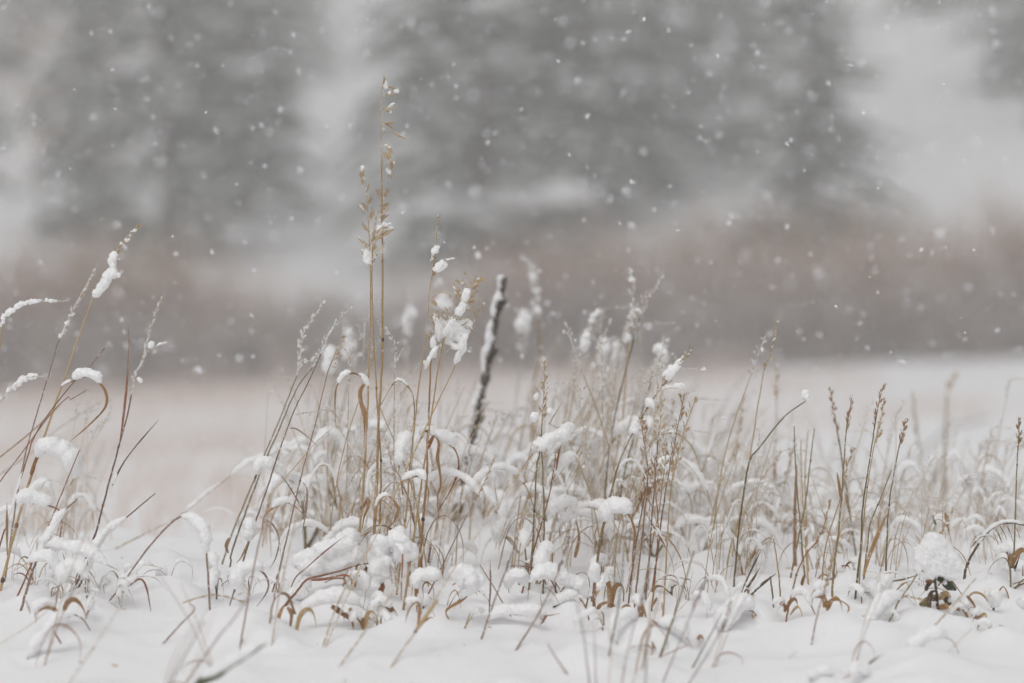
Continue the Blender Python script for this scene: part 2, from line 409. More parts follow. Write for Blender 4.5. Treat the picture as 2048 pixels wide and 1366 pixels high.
# ------------------------------------------------------------------ conifers on the hillside
NEEDLE = plant_mat('needles', (.021, .046, .022), (.055, .098, .05), 0, scale=2.2, rough=.8)
TRUNK = plant_mat('trunk_bark', (.04, .032, .026), (.11, .085, .07), 0, scale=6, rough=.9)
RUSTF = plant_mat('rust_foliage', (.28, .13, .085), (.42, .22, .15), 0, scale=3, rough=.8)
def conifer(seed, H, spread=.20, snowy=.55, droop=.35):
    R = random.Random(seed); root = bpy.data.objects.new('conifer_tree', None); COL.objects.link(root)
    t = MB(); tp = [Vector((.12 * math.sin(i * .7 + seed), .1 * math.cos(i * .9), H * i / 11 - .4 * (i == 0))) for i in range(12)]
    t.tube(tp, [.017 * H * (1 - .94 * i / 11) + .012 for i in range(12)], 8)
    c = MB(); s = MB(); z = H * .05
    while z < H * .985:
        f = z / H; L0 = H * spread * (1 - f) ** .75 * (1.0 if f > .12 else .75) + .12
        n = R.randint(4, 6)
        for k in range(n):
            if R.random() < .10: continue
            a = 2 * math.pi * (k + R.random() * .8) / n + z; L = L0 * R.uniform(.55, 1.2)
            dv = Vector((math.cos(a), math.sin(a), 0)); up = R.uniform(-.05, .3) + .5 * f * f
            P = [Vector((0, 0, z)) + dv * (L * q) + Vector((0, 0, L * (up * q - droop * (1 - f * .7) * q * q * 1.5))) for q in (0, .25, .5, .75, 1)]
            t.tube(P, [.012 * L + .006, .010 * L + .005, .008 * L + .004, .005 * L + .003, .003], 4, False)
            m = max(5, int(L / .16))
            for j in range(m):
                q = .18 + .82 * (j + R.random()) / m; p = P[min(3, int(q * 4))].lerp(P[min(4, int(q * 4) + 1)], q * 4 - int(q * 4))
                sz = (.30 + .1 * R.random()) * (.55 + .6 * math.sin(math.pi * min(1, q * .9 + .1))) * (.6 + .5 * (1 - f))
                for e in range(4):
                    b = a + R.uniform(-1.3, 1.3); d = Vector((math.cos(b), math.sin(b), R.uniform(-.65, .12))).normalized(); w = d.cross(Vector((R.uniform(-.4, .4), R.uniform(-.4, .4), 1))).normalized() * sz * .26
                    i0 = len(c.v); c.v += [p - w * .3, p + d * sz * .55 - w, p + d * sz * 1.1 + Vector((0, 0, -.06)), p + d * sz * .55 + w, p + w * .3 + d * .02]
                    c.f += [(i0, i0 + 1, i0 + 2, i0 + 3, i0 + 4)]
                if R.random() < snowy * (.35 + .65 * q):
                    r = sz * (R.uniform(.35, .75) if R.random() > .06 else R.uniform(1.2, 2.0))
                    mt = Matrix.Translation(p + Vector((R.uniform(-.1, .1), R.uniform(-.1, .1), .05 + r * .12))) @ Matrix.Rotation(a, 4, 'Z') @ Matrix.Diagonal((r * 1.25, r * .8, r * .36, 1))
                    v = [Vector(q2) * (1 + .25 * mnoise.noise(Vector(q2) * 1.7 + p)) for q2 in ICO1[0]]; s.add(v, ICO1[1], mt)
        z += H * .028 * R.uniform(.8, 1.25) * (1.15 - .4 * f)
    t.build('trunk', TRUNK, root); c.build('crown', NEEDLE, root, smooth=False); s.build('snow_load', SNOWF, root)
    for q in KIDS[root.name]: q['kind'] = 'stuff'
    return root
def place(o, x, y, rz, sc, label, cat, group=None, sink=.15):
    o.location = (x, y, g1(x, y) - sink); o.rotation_euler = (0, 0, rz); o.scale = (sc, sc, sc); tag(o, label, cat, group); return o
FARL = 'pale conifer fading into the falling snow higher up the hill'
protos = [conifer(1, 13, .19, .34), conifer(2, 12, .22, .42, .42), conifer(3, 14, .16, .30, .3)]
used = set()
def tree(v, px, d, rz, sc, label, group=None):
    o = protos[v] if v not in used else copy_tree(protos[v]); used.add(v)
    return place(o, (px - 1024) * K * d, d, rz, sc, label if label != FARL else ('broad ', 'bushy ', 'slender ')[v] + label, 'tree', group)
tree(0, 330, 50, .4, 1.02, 'broad dark snow-dusted conifer rising left of the tallest grass stalk', 'conifers on the hillside')
tree(1, 175, 53, 2.0, .80, 'smaller snow-dusted conifer half hidden beside the broad dark left conifer', 'conifers on the hillside')
tree(2, 500, 56, 1.2, .95, 'slim grey conifer between the broad left conifer and the tallest grass stalk', 'conifers on the hillside')
tree(1, 965, 49, 3.3, 1.12, 'big dark conifer standing above the leaning stick', 'conifers on the hillside')
tree(0, 1180, 53, 5.1, 1.0, 'dark conifer close beside the big one above the leaning stick', 'conifers on the hillside')
tree(2, 1310, 57, .2, 1.05, 'slim conifer between the dark middle trees and the lone right conifer', 'conifers on the hillside')
tree(1, 1625, 49, 1.1, .62, 'shorter dark conifer standing against the open white slope', 'conifers on the hillside').scale = (.95, .95, .56)
FARL = 'pale conifer fading into the falling snow higher up the hill'
rt = random.Random(12)
for px, d in [(420, 66), (590, 92), (880, 64), (1085, 66), (1240, 62), (1475, 64), (1860, 88), (2060, 72), (-110, 62), (2200, 62), (30, 96), (1960, 120), (1130, 120), (300, 116)]:
    tree(rt.randrange(3), px, d, rt.uniform(0, 6), rt.uniform(.85, 1.2), FARL, 'pale conifers up the hill')

# ------------------------------------------------------------------ leafless thicket along the far edge of the field
TW = [plant_mat('twigs_red', (.38, .215, .135), (.56, .38, .25), 0, scale=5, rough=.85), plant_mat('twigs_grey', (.26, .20, .175), (.44, .36, .32), 0, scale=5, rough=.85)]
def shrub(seed, H, mat, leafy=0):
    R = random.Random(seed); root = bpy.data.objects.new('leafless_shrub', None); COL.objects.link(root); b = MB(); s = MB(); lf = MB()
    for i in range(60):
        a = R.uniform(0, 6.28); r0 = R.uniform(0, .55); sp = R.uniform(.1, .55); h = H * R.uniform(.55, 1.05)
        p0 = Vector((math.cos(a) * r0, math.sin(a) * r0, -.1)); dv = Vector((math.cos(a) * sp, math.sin(a) * sp, 1)).normalized()
        P = [p0 + dv * (h * q) + Vector((R.gauss(0, .04), R.gauss(0, .04), 0)) * q for q in (0, .33, .66, 1)]
        b.tube(P, [.011, .009, .006, .002], 3, False)
        for j in range(13):
            q = R.uniform(.04, .98); p = P[min(2, int(q * 3))].lerp(P[min(3, int(q * 3) + 1)], q * 3 - int(q * 3)); l = H * R.uniform(.10, .26)
            dd = (dv + Vector((R.gauss(0, .55), R.gauss(0, .55), R.gauss(0, .2)))).normalized()
            b.tube([p, p + dd * l * .5 + Vector((0, 0, .02)), p + dd * l], [.005, .004, .0015], 3, False)
            if R.random() < .12:
                c = p + dd * l * .5; r = R.uniform(.03, .06); s.add(ICO1[0], ICO1[1], Matrix.Translation(c + Vector((0, 0, .02))) @ Matrix.Diagonal((r, r, r * .6, 1)))
            if leafy:
                for e in range(3):
                    c = p + dd * l * R.random(); w = Vector((R.gauss(0, 1), R.gauss(0, 1), R.gauss(0, 1))).normalized() * .045; u = w.cross(Vector((R.gauss(0, 1), R.gauss(0, 1), 1))).normalized() * .03
                    i0 = len(lf.v); lf.v += [c - w, c - u, c + w, c + u]; lf.f.append((i0, i0 + 1, i0 + 2, i0 + 3))
    b.build('crown', mat, root); s.build('snow_load', SNOWF, root)
    if leafy: lf.build('foliage', RUSTF, root, smooth=False)
    for q in KIDS[root.name]: q['kind'] = 'stuff'
    return root
sp = [shrub(11, 2.1, TW[0]), shrub(12, 2.0, TW[0]), shrub(13, 1.8, TW[1]), shrub(14, 1.7, TW[1])]
sused = set(); rs = random.Random(5)
def put_shrub(v, px, d, sc, label, group):
    o = sp[v] if v not in sused else copy_tree(sp[v]); sused.add(v); o.name = 'leafless_shrub'
    place(o, (px - 1024) * K * d, d, rs.uniform(0, 6), sc, ('smaller ' if sc < .86 else 'bigger ' if sc > 1.06 else '') + label, 'shrub', group, .05)
for row, (d0, vs, lab, grp) in enumerate([(36.2, (2, 3), 'low grey leafless shrub at the far edge of the snowy field', 'grey shrubs at the field edge'),
        (38.2, (0, 1, 2), 'reddish leafless shrub in the thicket behind the field', 'reddish shrubs behind the field'), (41, (0, 1), 'tall reddish leafless shrub at the back of the thicket below the conifers', 'tall shrubs below the conifers')]):
    px = -190 + 40 * row
    while px < 2260:
        sc = rs.uniform(.85, 1.15) * (.95, 1.02, 1.06)[row]
        if 430 < px < 930: sc *= .78
        if row == 2 and 450 < px < 900: px += 80; continue
        put_shrub(rs.choice(vs), px + rs.uniform(-25, 25), d0 + rs.uniform(-.8, .8), sc, lab, grp); px += rs.uniform(62, 95) if row == 0 else rs.uniform(85, 125)
ol = shrub(31, 4.2, TW[0], 1); ol.name = 'rusty_leaved_tree'
place(ol, (150 - 1024) * K * 72, 72, 0, 1.55, 'rusty leaved small tree high on the slope beside the far conifers', 'tree')

# ------------------------------------------------------------------ the tall tuft in the middle
def LF(p, w=5, c='brown', s=(), **k): return dict(p=p, w=w, c=c, s=s, **k)
TT = None
plant('tallest straw grass stalk, its thin drooping seed head far above all others', stem=[(747, 1102), (750, 1040), (753, 988), (757, 850), (761, 779), (765, 689), (765, 525), (764, 410), (763, 311)], d=2.84, w=(6.5, 3), lean=.0,
      nodes=[(765, 687), (765, 523), (751, 1040)], sheath=[([(751, 1040), (752, 1000), (754, 940)], 8, 'straw')],
      head=dict(p=[(764, 345), (763, 300), (762, 260), (761, 222), (763, 185), (767, 166)], n=12, L=34, ped=22, side=1, droop=2.6, spread=.7, hero=True, frost=.3),
      blobs=[(770, 168, 6), (774, 174, 4), (785, 210, 3), (776, 218, 3), (768, 258, 3), (770, 290, 3)],
      leaves=[LF([(761, 811), (774, 789), (790, 764), (804, 763), (822, 782), (828, 805), (828, 837), (822, 866)], 6, 'olive', s=[(.3, .48, 6)]),
              LF([(769, 168), (768, 158), (769, 150)], 4, 'pale', dy=0), LF([(764, 232), (772, 222), (784, 210), (797, 206)], 3, 'pale', dy=0, s=[(.3, .9, 4)])])
plant('straw stalk with pale open seed head just left of the tallest stalk', stem=[(718, 1081), (723, 1020), (730, 924), (735, 818), (738, 721), (741, 624), (741, 540)], d=2.83, w=(6, 2.6), lean=.01, nodes=[(730, 924), (723, 1020)],
      head=dict(p=[(741, 545), (738, 470), (733, 385), (727, 344)], n=17, L=26, ped=14, spread=.35, droop=.2, hero=True, frost=.45), blobs=[(736, 508, 8), (734, 518, 8), (738, 522, 7), (732, 500, 5)],
      leaves=[LF([(737, 773), (725, 756), (709, 747), (690, 750), (677, 766), (671, 785), (670, 818), (671, 853)], 5, 'brown', s=[(.28, .5, 10), (.02, .2, 10)], dy=-.03),
              LF([(728, 769), (720, 782), (722, 805), (728, 824), (729, 850), (728, 898)], 10, 'brown', a=(1.3, .4), dy=-.02),
              LF([(723, 1020), (735, 1000), (737, 1012), (728, 1035), (724, 1060)], 8, 'brown', a=(1.2, .9))])
plant('straw stalk touching the tallest stalk, gold spikelets hanging over it', stem=[(759, 1081), (761, 988), (762, 924), (757, 850), (753, 779), (748, 689), (744, 571), (745, 500)], d=2.85, w=(5, 2.4), lean=-.02, nodes=[(762, 924), (753, 779)],
      head=dict(p=[(745, 520), (746, 470), (757, 420), (769, 393)], n=16, L=31, ped=18, side=1, spread=.6, droop=.5, hero=True, frost=.3), blobs=[(768, 398, 3), (760, 440, 3)])
# second tuft with the big clot of snow
CLOT = [(872, 636, 13), (880, 645, 13), (889, 657, 18), (903, 655, 18), (914, 657, 18), (927, 671, 15), (924, 695, 13), (920, 708, 9), (917, 719, 7), (931, 592, 11), (927, 606, 12), (922, 620, 10), (914, 633, 9), (869, 671, 8), (900, 680, 12), (905, 640, 10), (880, 690, 6), (865, 712, 6), (848, 726, 6), (938, 664, 8)]
CLOT = [(x, y, r * .7) for x, y, r in CLOT] + [(895, 668, 11), (910, 672, 11), (884, 668, 9), (912, 690, 9), (876, 655, 8)]
plant('straw stalk bent under a large clot of snow in its seed head', stem=[(860, 850), (872, 767), (886, 685), (900, 650)], d=2.83, w=(5, 2.5), head=dict(p=[(890, 680), (905, 640), (925, 610), (935, 585), (948, 559)], n=44, L=22, ped=40, spread=1.0, droop=.1, frost=.4), blobs=CLOT,
      leaves=[LF([(880, 690), (900, 655), (922, 625), (934, 590), (948, 559)], 3, 'head', dy=-.02, s=[(.12, .42, 12), (.5, .66, 17), (.7, .86, 14)]), LF([(885, 700), (905, 668), (930, 650), (945, 668)], 3, 'head', dy=.02, s=[(.15, .6, 15), (.55, .95, 17)]),
              LF([(880, 700), (876, 660), (872, 632), (880, 610)], 3, 'head', dy=.01, s=[(.2, .8, 12)]), LF([(908, 735), (918, 710), (928, 685), (936, 670)], 3, 'head', dy=-.03, s=[(.1, .6, 10), (.6, 1, 14)]), LF([(870, 720), (866, 690), (868, 665)], 3, 'head', dy=-.01, s=[(.1, .9, 11)]), LF([(850, 740), (858, 722), (872, 700), (880, 690)], 3, 'pale', dy=.01, s=[(0, .8, 9)]),
              LF([(900, 660), (930, 650), (950, 670), (965, 695)], 4, 'straw', dy=-.02), LF([(890, 640), (900, 615), (915, 600)], 3, 'pale', dy=-.03), LF([(905, 690), (890, 705), (880, 690)], 3, 'pale')])
plant('straw stalk leaning right into the snow clot from below', stem=[(862, 833), (883, 788), (907, 740), (921, 705)], d=2.85, w=(4, 2), head=dict(p=[(915, 725), (931, 681), (950, 640), (967, 605)], n=16, L=15, ped=7, spread=.3, frost=.4))
plant('upright straw stalk ending inside the lower side of the snow clot', stem=[(839, 1124), (846, 1041), (854, 950), (854, 898), (857, 850), (861, 740), (863, 690)], d=2.84, w=(7, 3), c='brown', nodes=[(846, 1041)],
      sheath=[([(854, 898), (860, 885), (869, 869)], 9, 'rust')], head=dict(p=[(862, 720), (866, 670), (872, 630)], n=12, L=14, ped=10, spread=.5, frost=.4),
      leaves=[LF([(869, 869), (893, 885), (909, 898), (917, 921), (915, 946), (902, 979), (890, 1000), (871, 1029)], 6, 'rust', s=[(0, .26, 24)], a=(.3, 1.1)),
              LF([(870, 870), (878, 888), (875, 914), (880, 946), (881, 972), (875, 995), (877, 1041)], 7, 'brown', a=(1.2, .5)),
              LF([(866, 872), (858, 862), (848, 866), (838, 885)], 8, 'rust', s=[(0, .7, 15)], a=(.9, 1.2))])
plant('slender stalk carrying two small snow clots up a narrow seed head', stem=[(805, 1087), (815, 1000), (819, 940), (828, 859), (835, 795), (844, 727), (854, 663), (858, 595), (864, 550)], d=2.86, w=(5, 2), nodes=[(808, 1041)],
      head=dict(p=[(863, 560), (868, 520), (872, 480), (876, 433)], n=20, L=12, ped=8, spread=.4, frost=.6), blobs=[(869, 503, 7), (873, 497, 6), (878, 533, 9), (885, 530, 8), (872, 540, 6), (890, 528, 5)],
      leaves=[LF([(866, 530), (890, 522), (917, 516)], 3, 'pale', dy=.02, s=[(.5, .9, 4)]), LF([(822, 872), (808, 890), (800, 920), (797, 948)], 7, 'brown', s=[(.0, .8, 26)], a=(.3, .9)), LF([(862, 600), (880, 585), (903, 590)], 3, 'straw', dy=-.02)])
for p, w, c, s in [([(806, 990), (804, 965), (819, 956), (838, 951), (851, 962), (857, 985), (855, 1011)], 7, 'brown', [(.2, .6, 15)]),
                   ([(747, 1060), (750, 1025), (759, 999), (778, 993), (793, 1011), (796, 1023), (787, 1044), (775, 1057), (778, 1087), (781, 1114)], 11, 'brown', [(.2, .42, 9)]),
                   ([(802, 1200), (804, 1148), (804, 1105), (791, 1092)], 6, 'rust', [(.7, 1, 12)]),
                   ([(741, 1230), (759, 1209), (781, 1218), (791, 1230), (787, 1247)], 11, 'brown', [(0, .5, 18)]),
                   ([(834, 1225), (833, 1169), (857, 1160), (878, 1157), (887, 1133), (884, 1108), (869, 1089)], 8, 'brown', [(.25, .62, 30)]),
                   ([(898, 1240), (893, 1221), (918, 1203), (942, 1185), (945, 1165)], 11, 'brown', [(.45, 1, 24)]),
                   ([(871, 1272), (872, 1242), (866, 1224), (860, 1215)], 5, 'purple', []),
                   ([(848, 1200), (846, 1172), (855, 1165), (866, 1176), (868, 1200)], 6, 'brown', []),
                   ([(823, 1200), (826, 1172), (834, 1158)], 6, 'straw', [])]:
    plant('curled leaf at the foot of the tall tuft', 'curled leaves at the foot of the tall tuft', 'bent_grass', leaves=[LF(p, w, c, s)], d=2.8 if p[0][1] < 1150 else 2.72)
# leaves buried in thick snow left of the tuft foot
def pillow(x0, y0, x1, y1, r, n=9, jit=.5, seed=1):
    R = random.Random(seed); return [(x0 + (x1 - x0) * i / (n - 1) + R.uniform(-jit, jit) * r, y0 + (y1 - y0) * i / (n - 1) + R.uniform(-jit, jit) * r * .6, r * R.uniform(.8, 1.15)) for i in range(n)]
plant('snow-loaded red twiggy stalk lying left of the tall tuft under a thick pillow', name='grass_stalk', stem=[(552, 1261), (571, 1212), (592, 1185), (613, 1160), (644, 1151), (680, 1142), (717, 1130), (759, 1125)], d=2.74, w=(6, 2.5), c='rust', lean=.06,
      leaves=[LF([(580, 1180), (592, 1154), (613, 1136), (644, 1108), (692, 1070)], 6, 'rust', dy=0), LF([(620, 1160), (650, 1158), (690, 1150), (706, 1162)], 8, 'rust', dy=-.03), LF([(650, 1165), (670, 1157), (690, 1160), (680, 1185)], 6, 'brown', dy=-.02)],
      blobs=pillow(620, 1138, 712, 1112, 20, 11, seed=2) + pillow(610, 1118, 700, 1085, 20, 9, seed=3) + pillow(560, 1230, 610, 1165, 13, 8, seed=4))
plant('arched pale leaf under a snow pillow beside orange dead leaves', name='bent_grass', d=2.68, leaves=[LF([(595, 1273), (601, 1239), (613, 1221), (638, 1209), (680, 1204), (711, 1209), (732, 1221), (738, 1235)], 7, 'pale', s=[(.2, .85, 30)]),
      LF([(662, 1212), (686, 1227), (711, 1245)], 13, 'brown', a=(1.2, 1.0)), LF([(700, 1215), (704, 1235), (708, 1256)], 9, 'straw', a=(1.3, 1.2)), LF([(575, 1215), (583, 1230), (577, 1273)], 9, 'brown', a=(1.3, 1.1)), LF([(552, 1255), (561, 1224), (571, 1205)], 8, 'brown', a=(1.2, 1))])
plant('broad rust leaf standing in a tall snow pillow at the tuft foot', name='bent_grass', d=2.77, leaves=[LF([(764, 1186), (768, 1150), (773, 1108), (774, 1080)], 9, 'rust', a=(.5, .2)), LF([(766, 1168), (762, 1178), (766, 1190)], 14, 'rust', a=(1.3, 1.3))],
      blobs=pillow(764, 1085, 748, 1170, 17, 10, .5, 6) + pillow(800, 1075, 812, 1105, 17, 7, .5, 7))
plant('rounded snow pillow over a drooping leaf right of the tuft foot', name='bent_grass', d=2.7, leaves=[LF([(905, 1170), (925, 1160), (945, 1172), (955, 1190)], 7, 'brown')], blobs=pillow(915, 1150, 945, 1160, 19, 8, .5, 9))

# ------------------------------------------------------------------ left of the tuft
SL = 'slender straw stalk with frosted seed head leaning right of the bare gap'
plant('leaning straw stalk with blurred feathery snowy seed head left of the tuft', stem=[(450, 1110), (461, 1075), (511, 953), (561, 834), (593, 753)], d=3.0, w=(4, 2.2), c='olive', nodes=[(509, 953)], head=dict(p=[(593, 753), (600, 715), (606, 670), (619, 647), (646, 608)], n=26, L=15, ped=8, spread=.25, frost=.75, fs=1.3))
plant('leaning straw stalk with thick frosted plume pointing to the tuft', stem=[(462, 1120), (465, 1099), (519, 950), (555, 866), (593, 779), (625, 735)], d=2.95, w=(4, 2), c='olive', head=dict(p=[(615, 745), (635, 715), (650, 690)], n=18, L=13, ped=10, spread=.6, frost=.8, fs=1.3))
plant('purple-brown stalk with frosted plume, third of the leaning row left of the tuft', stem=[(485, 1130), (491, 1105), (514, 1035), (543, 950), (561, 895), (590, 818), (619, 760), (642, 708)], d=2.88, w=(4, 2), c='purple', head=dict(p=[(642, 708), (658, 666), (677, 640), (701, 616)], n=26, L=13, ped=8, spread=.28, frost=.75, fs=1.2))
plant('thin stalk with loose open spikelets, rightmost of the leaning row left of the tuft', stem=[(555, 1150), (561, 1130), (583, 1035), (600, 962), (613, 911), (632, 843), (654, 750), (664, 721)], d=2.83, w=(4, 1.8), c='purple', nodes=[(600, 962)], head=dict(p=[(655, 745), (668, 712), (683, 673)], n=14, L=14, ped=12, spread=.7, side=1, droop=.3, frost=.3))
for p, w, c, s in [([(509, 965), (519, 940), (535, 935), (561, 950), (590, 992), (610, 1032)], 5, 'olive', [(.1, .5, 24)]), ([(526, 1060), (526, 1041), (537, 1023), (561, 1008), (583, 1008), (610, 1032)], 6, 'brown', [(.4, .78, 14)]),
                   ([(528, 1038), (546, 1050), (558, 1078), (552, 1114), (537, 1142)], 6, 'purple', []), ([(579, 856), (593, 858), (613, 872), (638, 895)], 4, 'brown', []), ([(538, 992), (593, 930), (632, 885), (672, 850)], 3, 'straw', []),
                   ([(606, 965), (614, 980), (612, 1020), (604, 1068)], 5, 'purple', []), ([(495, 1045), (500, 1070), (485, 1110), (470, 1130)], 7, 'straw', [(0, .4, 26)]), ([(455, 1105), (452, 1090), (458, 1075)], 10, 'brown', [])]:
    plant('curved leaf among the leaning row beside the tuft', 'dry leaves of the leaning row', 'bent_grass', leaves=[LF(p, w, c, s)], d=2.86)
plant('brown-tipped arch leaf with fat snow left of the snow-loaded red stalk', name='bent_grass', leaves=[LF([(450, 1244), (470, 1178), (485, 1151), (513, 1139), (531, 1151), (537, 1172), (528, 1194), (507, 1220)], 6, 'purple', s=[(.3, .62, 30)])], d=2.74)
for st, w, c in [([(481, 1291), (497, 1194), (516, 1096), (536, 1010)], (4, 3), 'purple'), ([(539, 1247), (552, 1175), (566, 1110)], (4, 2.5), 'purple'), ([(543, 1291), (558, 1194), (580, 1090), (600, 1000)], (4.5, 2.5), 'pale'), ([(647, 1288), (674, 1209), (702, 1148), (735, 1035), (750, 965)], (4, 2), 'pale'),
                 ([(653, 1288), (690, 1205), (723, 1133), (759, 1057), (795, 975)], (4, 2), 'pale'), ([(683, 1328), (762, 1218), (851, 1096), (920, 1010), (963, 959)], (5, 2.5), 'pale'), ([(485, 1280), (490, 1285), (496, 1298)], (3, 2), 'purple')]:
    plant('thin stem in front of the tall tuft', 'bare stems in front of the tall tuft', stem=st, w=w, c=c, lean=.05)
plant('long bare stem with swollen joint leaning right from the snow, tip seeded', stem=[(787, 1326), (836, 1255), (900, 1150), (973, 1042), (1030, 962)], w=(5.5, 2.5), c='pale', lean=.12, sheath=[([(832, 1260), (850, 1235), (875, 1200)], 9, 'straw')], nodes=[(833, 1259)], head=dict(p=[(1025, 968), (1050, 930), (1075, 895)], n=12, L=12, ped=8, spread=.3, frost=.4))
plant('broken stalk folded in a snowy arch left of the leaning row', stem=[(423, 1268), (415, 1135), (409, 1074), (406, 1066), (395, 1050), (375, 1040), (355, 1036), (300, 1091), (239, 1176), (194, 1231)], d=2.72, w=(5, 3), c='purple', nodes=[(423, 1262)], caps=[(.33, .52, 24)], lean=.03)
plant('pale straw lying diagonally with snow on it above the broken arch', stem=[(215, 1105), (300, 1062), (358, 1033), (430, 975), (495, 931), (560, 900)], d=3.15, w=(4.5, 2.5), c='pale', caps=[(.45, .7, 8), (.75, .95, 14)])
plant('spread seed head lying on the snow beside the broken stalk', stem=[(333, 1280), (360, 1250), (389, 1219), (379, 1206)], w=(4, 2.5), c='purple', head=dict(p=[(365, 1206), (409, 1192), (443, 1192), (483, 1202)], n=14, L=13, ped=8, spread=.3, frost=.4))

# ------------------------------------------------------------------ far left group
plant('tall stalk with snow-clotted seed head, tallest by the drooping snowy spikes', stem=[(3, 1170), (32, 1054), (66, 940), (123, 773), (184, 598)], w=(7, 3), c='straw', d=2.86, lean=.02, nodes=[(66, 940), (32, 1054), (3, 1160)], sheath=[([(62, 950), (66, 938), (72, 915)], 9, 'brown')],
      head=dict(p=[(184, 598), (205, 560), (225, 525), (240, 490), (275, 452)], n=24, L=20, ped=9, spread=.4, side=1, frost=.5, fs=1.1), blobs=[(192, 588, 8), (200, 578, 8), (212, 560, 11), (220, 548, 11), (228, 548, 10), (224, 520, 8), (228, 510, 9), (205, 570, 8), (235, 548, 7), (210, 575, 6)],
      leaves=[LF([(123, 773), (149, 760), (180, 753), (202, 769), (213, 791), (209, 817), (176, 852), (140, 883)], 7, 'brown', s=[(.14, .42, 20), (.0, .12, 8)], a=(.3, 1.2)), LF([(58, 970), (79, 912), (101, 905), (127, 918), (145, 940), (147, 958), (132, 980)], 6, 'rust', s=[(.3, .85, 40)])])
plant('thinner stalk with narrow frosted seed head beside the snow-clotted tall one', stem=[(20, 1090), (35, 988), (53, 900), (75, 822), (105, 725), (118, 680)], w=(4, 2.4), c='purple', d=2.9, head=dict(p=[(118, 680), (131, 650), (153, 606), (187, 543)], n=20, L=18, ped=7, spread=.3, side=1, frost=.7), blobs=[(122, 672, 5), (134, 648, 5)])
plant('stalk with dense upright frosted spike beside a long dark leaf', stem=[(160, 1150), (191, 1067), (205, 1016), (237, 894), (255, 830), (262, 790)], w=(5, 3), c='purple', d=2.86, nodes=[(205, 1016), (237, 894)], head=dict(p=[(259, 800), (272, 747), (285, 716), (303, 650), (323, 595)], n=30, L=15, ped=5, spread=.2, frost=.75, fs=1.1),
      blobs=[(302, 688, 7), (299, 694, 5), (279, 756, 6), (282, 762, 5)], leaves=[LF([(240, 880), (246, 840), (255, 751), (258, 650)], 6, 'rust', a=(1.0, .8)), LF([(290, 706), (318, 690), (340, 685)], 3, 'pale', s=[(.3, .9, 4)]), LF([(224, 971), (244, 931), (272, 892), (318, 839)], 6, 'dark', a=(.8, .6), s=[(.02, .2, 8)])])
plant('drooping snow-coated spike reaching in from beyond the tall clotted stalk, upper', stem=[(-60, 900), (-25, 780), (0, 694), (4, 646)], d=2.9, w=(4, 2.5), head=dict(p=[(3, 660), (10, 632), (26, 620), (57, 604), (132, 602)], n=22, L=13, ped=3, spread=.15, frost=.9, fs=1.2), blobs=[(4, 650, 5), (8, 634, 5), (20, 622, 6), (34, 614, 6), (48, 606, 6), (62, 602, 6), (78, 600, 5), (95, 600, 5), (110, 600, 4)])
plant('lower drooping snow-coated spike below the other drooping spike', stem=[(-70, 960), (-30, 850), (0, 804)], d=2.9, w=(4, 2.5), head=dict(p=[(-2, 806), (26, 775), (48, 756), (81, 753)], n=16, L=12, ped=3, spread=.15, frost=.9, fs=1.2), blobs=[(4, 796, 5), (16, 782, 5), (26, 774, 6), (36, 766, 6), (46, 758, 7), (58, 754, 7), (70, 753, 6)])
for st, w, c, dd, cp in [([(50, 930), (66, 879), (92, 835), (149, 762), (176, 738), (209, 696)], (4, 2), 'rust', 2.84, [(.25, .5, 5)]), ([(-10, 956), (66, 903), (120, 855), (206, 802)], (4, 2.5), 'pale', 3.2, []), ([(-10, 922), (61, 865), (120, 810)], (4, 2.5), 'straw', 3.0, []),
                         ([(114, 813), (140, 800), (173, 780)], (3, 1.6), 'rust', 2.85, []), ([(80, 1090), (102, 1040), (113, 1013), (159, 900)], (4, 2), 'rust', 2.8, []), ([(179, 1130), (201, 1084), (239, 1047), (310, 987)], (5, 2.2), 'purple', 2.8, [(.2, .75, 18)]),
                         ([(43, 1217), (65, 1142), (92, 1084), (123, 1030), (155, 997)], (6, 3), 'purple', 2.75, [(.45, .9, 16)]), ([(147, 1354), (191, 1289), (259, 1183)], (5, 3), 'pale', 2.4, []), ([(65, 1306), (106, 1258), (147, 1228)], (6, 5), 'purple', 2.52, [(.2, 1, 26)]),
                         ([(341, 1366), (370, 1310), (409, 1240)], (7, 4), 'purple', 2.3, []), ([(414, 1306), (440, 1270), (467, 1238), (500, 1190)], (6, 4), 'purple', 2.4, []), ([(20, 1275), (60, 1250), (110, 1210), (170, 1180)], (4, 2), 'pale', 2.55, []), ([(380, 1366), (400, 1300), (430, 1220)], (6, 3), 'pale', 2.2, [])]:
    plant('thin stem in the group with the drooping snowy spikes', 'bare stems by the drooping spikes', stem=st, w=w, c=c, d=dd, caps=cp)
